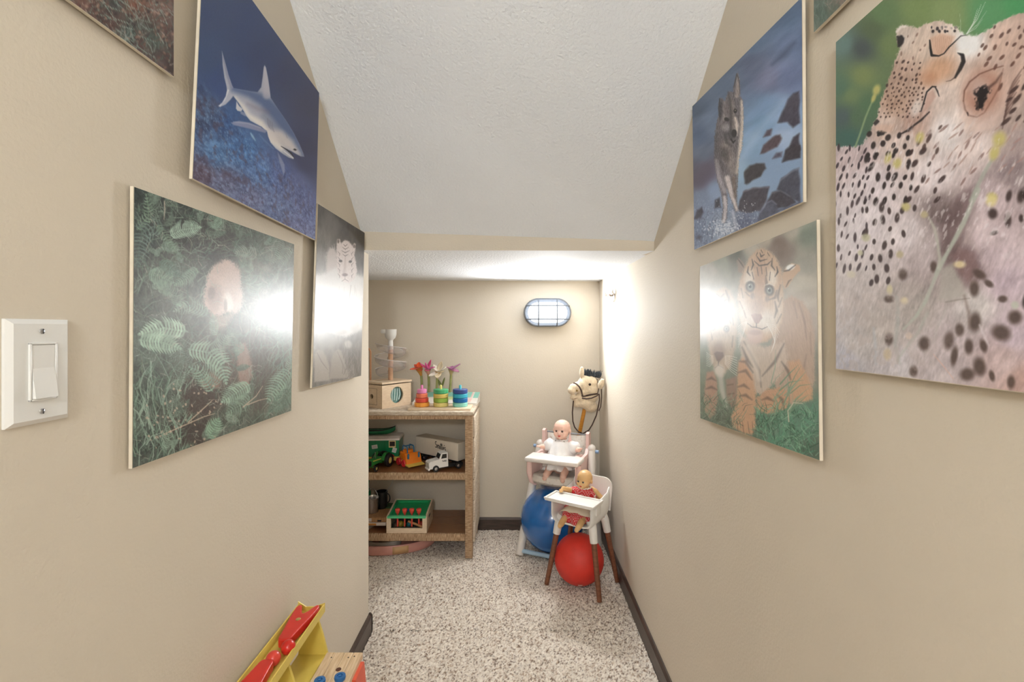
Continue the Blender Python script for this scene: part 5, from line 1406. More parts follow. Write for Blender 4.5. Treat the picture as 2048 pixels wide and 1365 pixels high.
# tractor in front of the camper
tr = Vector((-0.710, 2.513)); tang = R(253)
t = thing('toy_tractor', 'green toy tractor with big black tyres and yellow hubs', 'toy tractor', (tr.x, tr.y, MIDZ), tang)
b = B(); b.rbox((-.005, -.014, .030), (.085, .014, .060), .004, 2); hood = obj('hood', b, TGREEN, t)
b = B(); b.rbox((-.045, -.016, .024), (.0, .016, .046), .003, 1); obj('transmission', b, TGREEN, t)
b = B(); b.box((.0848, -.011, .032), (.0862, .011, .056)); obj('grille', b, BLACK, hood, smooth=False)
for y in (-.0146, .0141):
    b = B(); b.prism([(.0, y, .047), (.075, y, .052), (.075, y, .0555), (.0, y, .0505)], (0, .0006, 0)); obj('hood_stripe', b, YEL, hood, smooth=False)
for y in (-.038, .038):
    wheel('rear_wheel', (-.032, y, .0345), .034, .020, (0, 1, 0), TYRE, TYEL, t, .55)
for y in (-.026, .026): wheel('front_wheel', (.068, y, .0165), .016, .010, (0, 1, 0), TYRE, TYEL, t, .55)
b = B(); b.tube([(.068, -.026, .0165), (.068, 0, .024), (.068, .026, .0165)], .003, 6); obj('front_axle', b, TGREEN, t)
b = B(); b.tube([(-.032, -.036, .0345), (-.032, .036, .0345)], .005, 8); obj('rear_axle', b, BLACK, t)
for y in (-.024, .024):
    b = B(); pts = [(-.032 + .039 * math.cos(R(a)), y, .0345 + .039 * math.sin(R(a))) for a in range(10, 151, 14)]
    b.tube(pts, 1, 4, flat=(.0014, .013), up=(0, 0, 1)); obj('fender', b, TGREEN, t)
b = B(); b.rbox((-.046, -.014, .046), (-.024, .014, .055), .003, 1); b.rbox((-.050, -.014, .050), (-.044, .014, .076), .002, 1); obj('seat', b, BLACK, t)
b = B(); b.tube([(.004, 0, .056), (-.008, 0, .078)], .0018, 6); b.tube([(-.008 + .011 * .5 * math.cos(a), .011 * math.sin(a), .078 + .006 * math.cos(a)) for a in [2*math.pi*i/14 for i in range(14)]], .0014, 6, closed=True); obj('steering_wheel', b, BLACK, t)
b = B(); b.tube([(.045, .006, .058), (.045, .006, .092)], .0022, 8); obj('exhaust_pipe', b, mat('exhaust_grey', (110, 116, 110), rough=.4, metal=.5), t)

# orange loader
lp = Vector((at(822, 920, 2.60).x, 2.565))
t = thing('toy_loader', 'orange toy loader with blue roll bars on a yellow base with red wheels', 'toy loader', (lp.x, lp.y, MIDZ), R(-48)); t.scale = (1.2, 1.2, 1.2)
b = B(); b.rbox((-.045, -.034, .016), (.035, .034, .024), .003, 1); obj('chassis', b, YEL, t)
b = B(); b.rbox((-.050, -.022, .024), (.012, .022, .056), .004, 2); b.rbox((-.030, -.018, .052), (.004, .018, .068), .005, 2); obj('engine_body', b, ORNG, t)
b = B(); b.prism([(.016, -.037, .022), (.040, -.037, .016), (.030, -.037, .050), (.020, -.037, .058), (.010, -.037, .050)], (0, .074, 0)); obj('bucket', b, ORNG, t)
b = B(); b.prism([(.030, -.039, .010), (.062, -.039, .0085), (.062, -.039, .0115), (.030, -.039, .018)], (0, .078, 0)); obj('blade', b, YEL, t)
b = B(); b.rbox((.020, -.030, .016), (.0375, .030, .022), .002, 1); obj('bumper', b, REDT, t)
for y in (-.016, .016):
    b = B(); b.tube([(-.03, y, .062), (-.03, y, .080), (-.026, y, .084), (.004, y, .084), (.008, y, .080), (.010, y, .055)], .0028, 8); obj('roll_bar', b, BLUE, t)
b = B(); b.tube([(-.012, -.016, .084), (-.012, .016, .084)], .0026, 8); obj('cross_bar', b, BLUE, t)
for y in (-.026, .026):
    b = B(); b.rbox((.030, y - .004, .036), (.040, y + .004, .060), .003, 1); obj('lift_arm', b, BLUE, t)
for x in (-.030, .016):
    for y in (-.036, .036): wheel('wheel', (x, y, .0165), .016, .012, (0, 1, 0), REDT, REDT, t, .6)

# ---------------------------------------------------------------- bottom shelf
# peg toy: birch tray box, sloping sides, green tray, red pegs
t = thing('peg_toy_box', 'birch toy box with a green tray of red pegs on the bottom shelf', 'toy', (-0.549, 2.430, LOWZ))
w, d0, zf, zb = .101, .185, .083, .108
def side_poly(x, th):
    b = B(); b.prism([(x, 0, 0), (x, d0, 0), (x, d0, zb), (x, 0, zf)], (th, 0, 0)); return b
obj('side_panel', side_poly(-w, .008), BIRCH, t, smooth=False); rs = obj('side_panel', side_poly(w - .008, .008), BIRCH, t, smooth=False)
b = B(); b.box((w + .0001, .055, .055), (w + .0006, .10, .068)); obj('hand_slot', b, BLACK, rs, smooth=False)
fz = .024
b = B(); b.box((-w + .0085, 0, 0), (w - .0085, .008, fz)); b.box((-w + .0085, 0, fz), (-w + .022, .008, zf)); b.box((w - .022, 0, fz), (w - .0085, .008, zf)); b.box((-w + .022, 0, zf - .006), (w - .022, .008, zf)); obj('front_frame', b, BIRCH, t, smooth=False)
b = B(); b.box((-w + .0085, d0 - .008, 0), (w - .0085, d0, zb)); obj('back_panel', b, BIRCH, t, smooth=False)
b = B(); b.box((-w + .009, .0085, .002), (w - .009, d0 - .009, .007)); obj('bottom', b, mat('mirror_floor', (120, 128, 120), rough=.12, metal=.5), t, smooth=False)
TRG = mat('tray_green', (30, 160, 96), rough=.4, var=.06)
TRL = mat('tray_green_light', (84, 190, 132), rough=.4, var=.05)
def sl(y): return zf + (zb - zf) * y / d0
b = B(); b.hexa([(-w + .010, .012, sl(.012) - .014), (w - .010, .012, sl(.012) - .014), (w - .010, d0 - .010, sl(d0) - .016), (-w + .010, d0 - .010, sl(d0) - .016)],
                [(-w + .010, .012, sl(.012) - .008), (w - .010, .012, sl(.012) - .008), (w - .010, d0 - .010, sl(d0) - .010), (-w + .010, d0 - .010, sl(d0) - .010)])
tray = obj('tray', b, TRG, t, smooth=False)
for lo, hi in (((-w + .010, .012), (-w + .020, d0 - .01)), ((w - .020, .012), (w - .010, d0 - .01)), ((-w + .020, d0 - .022), (w - .020, d0 - .010))):
    b = B(); q = [(lo[0], lo[1]), (hi[0], lo[1]), (hi[0], hi[1]), (lo[0], hi[1])]
    b.hexa([(x, y, sl(y) - .010) for x, y in q], [(x, y, sl(y) - .001) for x, y in q]); obj('tray_rim', b, TRG, tray, smooth=False)
b = B(); b.rbox((-w + .004, -.006, zf - .008), (w - .004, .014, zf + .003), .002, 1); obj('tray_lip', b, TRL, tray)
PEG = mat('peg_red', (232, 84, 68), rough=.4, var=.04)
for x in (-.052, -.016, .020, .056):
    b = B(); b.tube([(x, .030, .022), (x, .030, sl(.03) + .004)], .0042, 10); pg = obj('peg', b, PEG, t)
    b = B(); b.lathe([(.0042, 0), (.009, .005), (.0125, .020), (.0125, .024), (.0105, .026), (0, .026)], c=(x, .030, sl(.03) - .001), n=18); obj('peg_head', b, PEG, pg)
b = B(); b.lathe([(.010, 0), (.0105, .006), (.007, .010), (0, .0115)], c=(-.012, .075, sl(.075) - .009), n=18); obj('knob', b, mat('knob_blue', (30, 96, 150), rough=.35), t)
for k, (x, y, rx, c) in enumerate(((-.045, .06, .016, (170, 140, 50)), (-.03, .07, .012, (122, 150, 60)), (.0, .065, .014, (30, 110, 120)), (-.065, .05, .012, (96, 70, 50)), (.06, .07, .013, (190, 60, 40)))):
    b = B(); b.ell((x, y, .007 + rx), rx); obj('ball', b, pmat(f'peg_ball_{k}', c), t)
b = B(); b.tube([(.0, .04, .045), (.075, .02, .024)], .006, 10); obj('hammer_handle', b, wood('hammer_wood', (206, 150, 100), (180, 126, 82), stretch=(4, 4, 20), bump=.05), t)

# stack of flat boxes at the left, pail and cup on it
LAB = mat('label_paper', (214, 204, 196), rough=.6, var=.08, scale=14)
BRN = wood('box_wood', (186, 142, 98), (156, 112, 72), stretch=(20, 4, 4), bump=.1)
bx = -.79
t = thing('flat_toy_box', 'flat wooden game box with paper label, lowest in the stack beside the peg toy', 'box', (bx, 2.56, LOWZ + .024))
b = B(); b.rbox((-.13, -.10, 0), (.13, .10, .016), .002, 1); obj('tray', b, LAB, t)
b = B(); b.box((.0, -.1008, .003), (.08, -.1001, .013)); obj('label', b, mat('orange_label', (196, 132, 60), rough=.6), t, smooth=False)
t = thing('flat_toy_box', 'wood-topped flat game box lying on another box beside the peg toy', 'box', (bx, 2.565, LOWZ + .0405))
b = B(); b.rbox((-.13, -.10, 0), (.13, .11, .024), .002, 1); obj('lid', b, BRN, t)
b = B(); b.box((.0, -.1008, .004), (.055, -.1001, .021)); obj('label', b, LAB, t, smooth=False)
b = B(); b.box((.085, -.1008, .004), (.105, -.1001, .012)); obj('label', b, BLACK, t, smooth=False)
t = thing('painted_puzzle', 'red and green painted puzzle lying behind the steel pail', 'puzzle', (bx + .06, 2.625, LOWZ + .0649))
b = B(); b.box((-.05, -.02, 0), (.02, .03, .006)); obj('piece', b, mat('puzzle_red', (170, 84, 70), rough=.5), t, smooth=False)
b = B(); b.box((.021, -.035, 0), (.068, .03, .006)); obj('piece', b, mat('puzzle_green', (40, 84, 44), rough=.5), t, smooth=False)
t = thing('grey_board', 'pale grey board lying at the left end of the bottom shelf', 'board', (-.775, 2.53, LOWZ))
b = B(); b.prism([(-.12, -.09, 0), (.012, -.09, 0), (.075, .10, 0), (-.12, .10, 0)], (0, 0, .0235)); obj('panel', b, mat('grey_panel', (196, 186, 176), rough=.6), t, smooth=False)
pz = LOWZ + .065
pp = at(744, 1008, 2.50)
t = thing('steel_pail', 'small steel pail with a wire handle on the game boxes', 'pail', (-.752, 2.54, pz))
b = B(); b.lathe([(.0, .001), (.028, .001), (.033, .075), (.0345, .077), (.033, .079), (.031, .075), (.026, .004), (0, .004)], n=30); obj('cup', b, STEEL, t)
b = B(); b.tube([(.034 * math.cos(R(a)), 0, .074 + .045 * math.sin(R(a)) * 1.1) for a in range(0, 181, 15)], .0012, 6); o = obj('handle', b, STEEL, t); o.rotation_euler = (0, 0, R(-20))
t = thing('black_mug', 'black mug standing behind the steel pail', 'mug', (-.722, 2.605, pz))
b = B(); b.lathe([(0, 0), (.03, 0), (.031, .088), (.028, .088), (.027, .004), (0, .004)], n=28); obj('cup', b, BLACK, t)
b = B(); b.tube([(.03 + .014 * math.sin(R(a)), 0, .05 + .024 * math.cos(R(a))) for a in range(0, 181, 20)], .003, 8); obj('handle', b, BLACK, t)
b = B(); b.tube([(.02, 0, .08), (.052, 0, .12), (.06, 0, .145), (.05, 0, .18), (.02, 0, .20)], .0012, 6); obj('wire_loop', b, STEEL, t)
t = thing('green_bottle', 'green toy bottle just showing behind the wall corner on the bottom shelf', 'bottle', (-.80, 2.59, pz))
b = B(); b.lathe([(0, 0), (.024, 0), (.024, .09), (.014, .11), (.014, .14), (.016, .14), (.016, .16), (0, .16)], n=24); obj('bottle', b, GREEN, t)

# pink tray with a cream basket under the shelf
t = thing('pink_tray', 'round dusty pink toy tray lying under the shelf', 'tray', (-0.71, 2.604, 0.0))
b = B(); b.lathe([(0, .004), (.24, .004), (.252, .0), (.268, .0), (.274, .006), (.274, .040), (.268, .046), (.258, .046), (.252, .040), (.248, .010), (0, .008)], n=56, sy=.585)
PINK = mat('dusty_pink', (222, 160, 146), rough=.45, var=.04); obj('tray', b, PINK, t)
b = B()
arcp = [(math.cos(R(a)) * .2752, math.sin(R(a)) * .2752 * .585) for a in range(-72, -51, 3)]
for i in range(len(arcp) - 1):
    (xa, ya), (xb, yb) = arcp[i], arcp[i+1]; b.add([(xa, ya, .004), (xb, yb, .004), (xb, yb, .041), (xa, ya, .041)], [(0, 1, 2, 3)])
o = obj('tan_patch', b, mat('tan_patch', (216, 172, 122), rough=.5), t); o.modifiers.new('thick', 'SOLIDIFY').thickness = .0012
t = thing('cream_hoop', 'cream oval hoop lying in the pink tray', 'hoop', (-0.70, 2.560, 0.0105))
b = B(); b.lathe([(.078, 0), (.092, 0), (.100, .034), (.094, .036), (.086, .004), (.078, .003)], n=40, sy=.72, close=True); obj('rim', b, mat('cream_hoop', (226, 212, 196), rough=.45), t)
b = B(); b.ell((.01, 0, .012), (.035, .025, .012)); obj('pad', b, mat('hoop_pad', (190, 160, 132), rough=.6), t)

# ---------------------------------------------------------------- balls
def ball(name, label, c, r, m):
    t = thing(name, label, 'ball', (c[0], c[1], c[2] - r))
    b = B(); b.ell((0, 0, r), r, u=48, v=28); o = obj('shell', b, m, t); return t
BLUEB = mat('blue_ball_vinyl', (20, 104, 180), rough=.16, var=.05, coat=.6, spec=.6)
bc = (0.188, 2.505, 0.165 + .0005)
t = ball('rubber_ball', 'large shiny blue ball under the pink doll high chair', bc, .165, BLUEB)
b = B(); b.cyl((0, -.1651 * math.cos(.3), .165 - .1651 * math.sin(.3)), (0, -.1665 * math.cos(.3), .165 - .1665 * math.sin(.3)), .006, n=14); obj('valve', b, mat('valve_blue', (120, 190, 220), rough=.3), t)
REDB = mat('red_ball_rubber', (222, 58, 46), rough=.45, var=.04, bump=.25, bscale=500)
rc = (0.284, 2.182, 0.1105 + .0005)
t = ball('rubber_ball', 'textured red playground ball between the brown chair legs', rc, .1105, REDB)
b = B(); vs = []
for i in range(7):
    for j in range(4):
        a = R(-2 + (i - 3) * 2.3) + math.atan2(-rc[1], -rc[0]) - R(-6); e = R(-46 + (j - 1.5) * 2.6)
        vs.append((.1112 * math.cos(a) * math.cos(e), .1112 * math.sin(a) * math.cos(e), .1105 + .1112 * math.sin(e)))
b.add(vs, [(i*4 + j, (i+1)*4 + j, (i+1)*4 + j + 1, i*4 + j + 1) for i in range(6) for j in range(3)])
obj('label', b, mat('ball_label', (236, 206, 196), rough=.5), t)

# ---------------------------------------------------------------- dolls
def doll_face(head, hc, r, fwd, skin, eye_c, lip_c, brow=None):
    """eyes and mouth set into the head; fwd is the facing direction"""
    f = Vector(fwd).normalized(); s = f.cross(Vector((0, 0, 1))).normalized(); upv = s.cross(f)
    for k in (-1, 1):
        c = Vector(hc) + (f * .93 + s * .36 * k + upv * -.02).normalized() * r * .985
        b = B(); M = Vector((0, 0, 1)).rotation_difference(f).to_matrix()
        b.ell(c, (r * .15, r * .11, r * .06), M=M, u=12, v=8); e = obj('eye', b, mat('doll_eye_white', (222, 214, 208), rough=.2), head)
        b = B(); b.ell(c + f * r * .030, (r * .118, r * .105, r * .052), M=M, u=12, v=8); obj('iris', b, eye_c, e)
        b = B(); b.tube([c + s * r * .17 * q + upv * r * (.13 - .06 * abs(q)) + f * r * .02 for q in (-1, -.5, 0, .5, 1)], r * .022, 6); obj('eyelid', b, brow or eye_c, e)
    c = Vector(hc) + (f * .90 - upv * .52).normalized() * r * 1.115
    b = B(); 
    for k in (-1, 1): b.ell(c + s * r * .075 * k + upv * r * .03, (r * .11, r * .07, r * .06), u=10, v=8)
    b.ell(c - upv * r * .055, (r * .13, r * .07, r * .06), u=10, v=8)
    obj('lips', b, lip_c, head)

def hand(b, w, d, side, r, up=(0, 0, 1)):
    """palm and five unequal curled fingers at wrist w pointing along d"""
    d = Vector(d).normalized(); s = d.cross(Vector(up)).normalized() * side; n = s.cross(d) * side
    w = Vector(w); p = w + d * r * 1.2
    b.ell(p, (r * 1.15, r * 1.15, r * .8), u=10, v=8)
    for k, (o, l) in enumerate(((-.85, 1.5), (-.3, 1.9), (.3, 1.8), (.85, 1.4))):
        q0 = p + s * r * o + d * r * .5; q1 = q0 + d * r * l * .6 + s * r * o * .15; q2 = q1 + d * r * l * .35 - n * r * .5
        b.tube([q0, q1, q2], [r * .36, r * .33, r * .26], 8)
    q0 = p - s * r * .9 - d * r * .2; b.tube([q0, q0 - s * r * .7 + d * r * .5, q0 - s * r * .8 + d * r * 1.1], [r * .38, r * .34, r * .28], 8)

def limb(b, pts, rs): 
    b.tube(pts, rs, 12)
    for p, r in zip(pts, rs): b.ell(p, r, u=12, v=8)

# doll high chair in pink and white, by the far corner
HC = Vector((0.26, 2.552)); HANG = math.atan2(-.40, .917)
t = thing('doll_high_chair', 'tall pink and white doll high chair with splayed legs over the blue ball', 'high chair', (HC.x, HC.y, .0), HANG)
PINKP = mat('pale_pink_plastic', (240, 206, 198), rough=.35, var=.02)
OFFW = mat('off_white_plastic', (232, 224, 216), rough=.35, var=.02)
LBLUE = mat('light_blue_plastic', (176, 204, 224), rough=.35, var=.02)
PIV = .528
for sx in (-1, 1):
    for yb, xb in ((-.18, .185), (.095, .150)):
        b = B(); b.tube([(xb * sx, yb, 0), ((xb * .45 + .142 * .55) * sx, yb * .45, PIV * .55), (.142 * sx, .0, PIV)], [.0215, .0205, .019], 12); leg = obj('leg', b, OFFW, t)
    b = B(); b.ell((.142 * sx, 0, PIV), (.021, .022, .024)); obj('pivot_cap', b, OFFW, t)
    b = B(); b.cyl((.155 * sx, 0, PIV - .012), (.178 * sx, 0, PIV - .012), .0085, n=16); obj('knob', b, mat('blue_knob', (150, 176, 212), rough=.3), t)
    x0 = .112 * sx; th = .016 * sx
    b = B(); pr = [(.012, .612), (.026, .608), (.034, .592), (.034, .42), (-.02, .382), (-.12, .372), (-.185, .385), (-.20, .41), (-.198, .492), (-.15, .502), (-.03, .508), (-.008, .53), (-.006, .604)]
    b.prism([(x0, y, z) for y, z in pr], (th, 0, 0)); obj('side_panel', b, PINKP, t, angle=25)
    b = B(); b.tube([(x0 + th, -.19, .49), (x0 + th, -.196, .43), (x0 + th * .4, -.185, .385), (x0, -.15, .365)], .0125, 10); obj('front_post', b, PINKP, t)
b = B(); b.tube([(-.183, -.178, .02), (.183, -.178, .02)], .011, 12); obj('crossbar', b, LBLUE, t)
b = B(); b.tube([(-.148, .093, .02), (.148, .093, .02)], .011, 12); obj('crossbar', b, LBLUE, t)
b = B(); b.rbox((-.138, -.236, .490), (.138, -.118, .514), .010, 3); tr_ = obj('tray', b, OFFW, t)
for sx in (-1, 1):
    b = B(); b.rbox((.098 * sx - .014, -.13, .496), (.098 * sx + .014, -.055, .512), .006, 2); obj('tray_arm', b, PINKP, tr_)
FAB = mat('printed_fabric', (226, 218, 206), rough=.85, col2=(196, 176, 160), scale=90, ramp=(.3, .42))
def sheet(rows, th=.003):
    n = len(rows[0]); b = B(); b.add([p for r in rows for p in r], [(j*n + i, j*n + i + 1, (j+1)*n + i + 1, (j+1)*n + i) for j in range(len(rows)-1) for i in range(n-1)]); return b
prof = [(.030, .590), (.030, .50), (.022, .440), (.0, .418), (-.06, .410), (-.13, .412), (-.172, .420), (-.186, .415), (-.190, .392), (-.180, .378)]
rows = [[(x, y, z - .008 * (1 - (x / .11) ** 2)) for x in (-.110, -.06, 0, .06, .110)] for y, z in prof]
o = obj('seat_sling', sheet(rows), FAB, t); o.modifiers.new('thick', 'SOLIDIFY').thickness = .003
b = B(); b.tube([(-.112, .030, .592), (.112, .030, .592)], .004, 8); obj('back_rail', b, mat('grey_rail', (150, 152, 156), rough=.4), t)

# baby doll in the white dress
SKIN1 = mat('doll_skin_pink', (240, 196, 176), rough=.45, var=.03)
d1 = thing('baby_doll', 'bald baby doll in a white dress sitting in the pink high chair', 'doll', (HC.x + .4 * -.06, HC.y + .917 * -.06, .420), HANG)
hz = .206; hr = .044
b = B(); hcn = Vector((.0, 0, hz))
b.ell(hcn + Vector((0, .006, .008)), (hr * 1.0, hr * 1.04, hr * 1.0)); b.ell(hcn + Vector((0, -.012, -.014)), (hr * .86, hr * .76, hr * .74))
for k in (-1, 1): b.ell(hcn + Vector((hr * .42 * k, -hr * .62, -hr * .38)), hr * .36); b.ell(hcn + Vector((hr * 1.0 * k, .004, -hr * .12)), (hr * .12, hr * .2, hr * .26))
b.ell(hcn + Vector((0, -hr * .98, -hr * .24)), (hr * .13, hr * .14, hr * .12)); b.ell(hcn + Vector((0, -hr * .72, -hr * .76)), hr * .24)
limb(b, [(0, 0, .02), (0, 0, .09), (0, 0, .13), (0, 0, .17)], [.046, .044, .036, .022])
for k in (-1, 1):
    limb(b, [(.034 * k, .0, .128), (.07 * k, -.004, .112), (.100 * k, -.030, .118 if k < 0 else .120)], [.017, .0155, .012])
    hand(b, (.100 * k, -.030, .119), (.35 * k, -.55, .45 if k > 0 else .1), k, .0088)
    limb(b, [(.028 * k, -.01, .022), (.040 * k, -.07, .022), (.044 * k, -.115, .0), (.044 * k, -.118, -.01)], [.026, .022, .017, .015])
    limb(b, [(.044 * k, -.116, -.012), (.047 * k, -.130, -.014)], [.014, .012])
body = obj('body', fuse(b, .0026, 4), SKIN1, d1)
doll_face(body, hcn, hr * 1.0, (0, -1, .02), SKIN1, mat('doll_eye_brown', (92, 62, 50), rough=.15), mat('doll_lips', (216, 98, 88), rough=.35), mat('doll_lash', (120, 84, 70), rough=.6))
SATIN = mat('white_satin', (244, 240, 238), rough=.35, var=.03, sheen=.3)
b = B(); n = 40; rg = []
for z, r, wv in ((.158, .028, 0), (.150, .042, .03), (.12, .056, .05), (.09, .066, .07), (.055, .078, .10), (.030, .086, .12), (.022, .084, .12)):
    rg.append([(r * (1 + wv * math.sin(9 * a + z * 30)) * math.cos(a), r * (1 + wv * math.sin(9 * a + z * 30)) * math.sin(a) * (.9 if math.sin(a) > 0 else 1.25) - .004, z) for a in [2 * math.pi * i / n for i in range(n)]])
loft(b, rg, cap=False); o = obj('dress', b, SATIN, d1); o.modifiers.new('thick', 'SOLIDIFY').thickness = .002
for k in (-1, 1):
    b = B(); b.ell((.062 * k, -.004, .122), (.038, .034, .034), u=20, v=12)
    b.v = [(x * (1 + .0), y * (1 + .08 * math.sin(40 * z)), z + .003 * math.sin(160 * x)) for x, y, z in b.v]; obj('sleeve', b, SATIN, d1)
b = B(); b.tube([(.032 * math.cos(a) * (1 + .12 * math.sin(11 * a)), .030 * math.sin(a) - .003, .158 + .002 * math.sin(11 * a)) for a in [2*math.pi*i/44 for i in range(44)]], .004, 6, closed=True); obj('collar', b, SATIN, d1)
for k in (-1, 1):
    b = B(); b.ell((.022 * k, -.034, .152), (.005, .004, .005)); obj('bow', b, mat('grey_bow', (150, 150, 140), rough=.6), d1)
b = B(); b.prism([(.040, -.02, .150), (.056, -.012, .150), (.050, -.014, .192), (.046, -.016, .196)], (0, .004, 0)); obj('ribbon_end', b, mat('pink_ribbon', (240, 196, 190), rough=.4), d1, smooth=False)

# white doll high chair with brown legs
C2 = Vector((0.298, 2.187)); A2 = math.atan2(-.552, .8346)
t = thing('doll_high_chair', 'white doll high chair on four brown legs over the red ball', 'high chair', (C2.x, C2.y, .0), A2)
BROWN = wood('walnut_legs', (138, 88, 62), (112, 68, 46), rough=.45, stretch=(4, 4, 14), bump=.05)
WSEAT = mat('seat_white_plastic', (240, 236, 230), rough=.35, var=.01)
for sx in (-1, 1):
    for sy in (-1, 1):
        top = Vector((.082 * sx, .066 * sy, .285)); bot = Vector((.128 * sx, .098 * sy, 0))
        b = B(); b.tube([bot, top], [.0105, .0125], 14); obj('leg', b, BROWN, t)
        k = .72; b = B(); b.tube([bot + (top - bot) * .80, bot + (top - bot) * .99, top + Vector((-.012 * sx, -.008 * sy, .028))], [.0165, .0185, .022], 14); obj('leg_socket', b, WSEAT, t)
# tub shell: U section with rounded corners, open to the front, taller back
def usec(y, w, zb, zt, r=.035, n=6):
    pts = [(-w, y, zt)]
    for i in range(n + 1): a = R(180 + 90 * i / n); pts.append((-w + r + r * math.cos(a), y, zb + r + r * math.sin(a)))
    for i in range(n + 1): a = R(270 + 90 * i / n); pts.append((w - r + r * math.cos(a), y, zb + r + r * math.sin(a)))
    pts.append((w, y, zt)); return pts
rows = [usec(-.112, .096, .296, .392), usec(-.09, .099, .290, .396), usec(0, .100, .290, .402), usec(.06, .099, .295, .41), usec(.095, .094, .31, .425)]
b = B(); n = len(rows[0]); b.add([p for r in rows for p in r], [(j*n + i, j*n + i + 1, (j+1)*n + i + 1, (j+1)*n + i) for j in range(len(rows)-1) for i in range(n-1)])
o = obj('seat_shell', b, WSEAT, t); o.modifiers.new('thick', 'SOLIDIFY').thickness = .006
b = B(); pts = []
cor = [(-.094, .315), (-.098, .40)] + [(-.098 + .04 - .04 * math.cos(R(a)), .418 + .04 * math.sin(R(a))) for a in range(0, 91, 15)] + [(.098 - .04 + .04 * math.sin(R(a)), .418 + .04 * math.cos(R(a))) for a in range(0, 91, 15)] + [(.098, .40), (.094, .315)]
b.prism([(x, .096 + (z - .31) * .12, z) for x, z in cor], (0, .007, 0)); obj('backrest', b, WSEAT, t, angle=30)
b = B(); b.rbox((-.116, -.140, .392), (.116, -.030, .400), .004, 2); tr_ = obj('tray', b, WSEAT, t)
for lo, hi in (((-.118, -.142, .399), (.118, -.134, .408)), ((-.118, -.036, .399), (.118, -.028, .406)), ((-.118, -.136, .399), (-.110, -.03, .407)), ((.110, -.136, .399), (.118, -.03, .407))):
    b = B(); b.rbox(lo, hi, .003, 2); obj('tray_rim', b, WSEAT, tr_)
for sx in (-1, 1):
    b = B(); b.rbox((.1005 * sx - .004, -.075, .345), (.1005 * sx + .006 * sx, -.030, .392), .004, 2); obj('tray_clip', b, WSEAT, t)
d2 = thing('baby_doll', 'bald tan baby doll in a red polka dot dress in the white high chair', 'doll', (C2.x + .552 * .03, C2.y + .8346 * .03, .298), A2)
SKIN2 = mat('doll_skin_tan', (222, 178, 122), rough=.4, var=.04)
hr = .0355; hcn = Vector((0, -.006, .160))
Mh = Matrix.Rotation(R(-8), 3, 'X')
b = B(); b.ell(hcn + Vector((0, .007, .009)), (hr * .98, hr * 1.05, hr * 1.0)); b.ell(hcn + Vector((0, -.010, -.012)), (hr * .82, hr * .72, hr * .72))
for k in (-1, 1): b.ell(hcn + Vector((hr * .40 * k, -hr * .60, -hr * .36)), hr * .36); b.ell(hcn + Vector((hr * .98 * k, .004, -hr * .1)), (hr * .12, hr * .2, hr * .26))
b.ell(hcn + Vector((0, -hr * .96, -hr * .22)), (hr * .13, hr * .14, hr * .12)); b.ell(hcn + Vector((0, -hr * .7, -hr * .74)), hr * .22)
limb(b, [(0, 0, .02), (0, 0, .07), (0, 0, .105), (0, 0, .135)], [.036, .035, .030, .018])
limb(b, [(-.028, 0, .104), (-.056, -.018, .104), (-.082, -.055, .120)], [.014, .013, .011]); hand(b, (-.082, -.055, .120), (-.1, -.8, -.3), -1, .0078)
limb(b, [(.028, 0, .104), (.062, -.006, .088), (.082, -.012, .100), (.066, -.030, .130)], [.014, .013, .012, .010]); hand(b, (.066, -.030, .130), (-.5, -.25, .7), 1, .0074)
for k in (-1, 1):
    limb(b, [(.022 * k, -.01, .020), (.036 * k, -.08, .022), (.038 * k, -.118, .012)], [.022, .019, .015])
    limb(b, [(.040 * k, -.122, .014), (.043 * k, -.150, .002 + .004 * k), (.040 * k, -.166, -.004)], [.015, .0135, .010])
body = obj('body', fuse(b, .0022, 4), SKIN2, d2)
doll_face(body, hcn, hr * .98, (-.08, -1, -.02), SKIN2, mat('doll_eye_dark', (40, 26, 20), rough=.12), mat('doll_lips_red', (190, 58, 52), rough=.35))
# polka dot cloth
m = mat('red_polka_cotton', (206, 44, 48), rough=.8, var=.05)
nt = m.node_tree; N, L = nt.nodes, nt.links; bs = N['Principled BSDF']
vo = N.new('ShaderNodeTexVoronoi'); vo.inputs['Scale'].default_value = 210; vo.inputs['Randomness'].default_value = .1
tc = N.new('ShaderNodeTexCoord'); L.new(tc.outputs['Object'], vo.inputs['Vector'])
rp = N.new('ShaderNodeValToRGB'); rp.color_ramp.elements[0].position = .30; rp.color_ramp.elements[0].color = (.86, .78, .74, 1); rp.color_ramp.elements[1].position = .36; rp.color_ramp.elements[1].color = (*lin((204, 42, 46)), 1)
L.new(vo.outputs['Distance'], rp.inputs['Fac']); L.new(rp.outputs['Color'], bs.inputs['Base Color'])
POLKA = m
def skirt(rings, n=40, wv=.08, fr=8):
    b = B(); rg = []
    for z, rx, ry0, ry1, wk in rings:
        rg.append([(rx * (1 + wv * wk * math.sin(fr * a)) * math.cos(a), (ry0 if math.sin(a) < 0 else ry1) * (1 + wv * wk * math.sin(fr * a)) * math.sin(a), z + .003 * wk * math.sin(fr * a + 1)) for a in [2 * math.pi * i / n for i in range(n)]])
    return loft(b, rg, cap=False)
o = obj('dress', skirt([(.128, .022, .022, .02, 0), (.120, .036, .032, .03, .2), (.095, .044, .040, .036, .4), (.072, .046, .044, .038, .5), (.054, .070, .096, .045, .8), (.036, .084, .132, .05, 1), (.012, .087, .140, .05, 1), (.002, .086, .138, .05, 1)]), POLKA, d2); o.modifiers.new('thick', 'SOLIDIFY').thickness = .0016
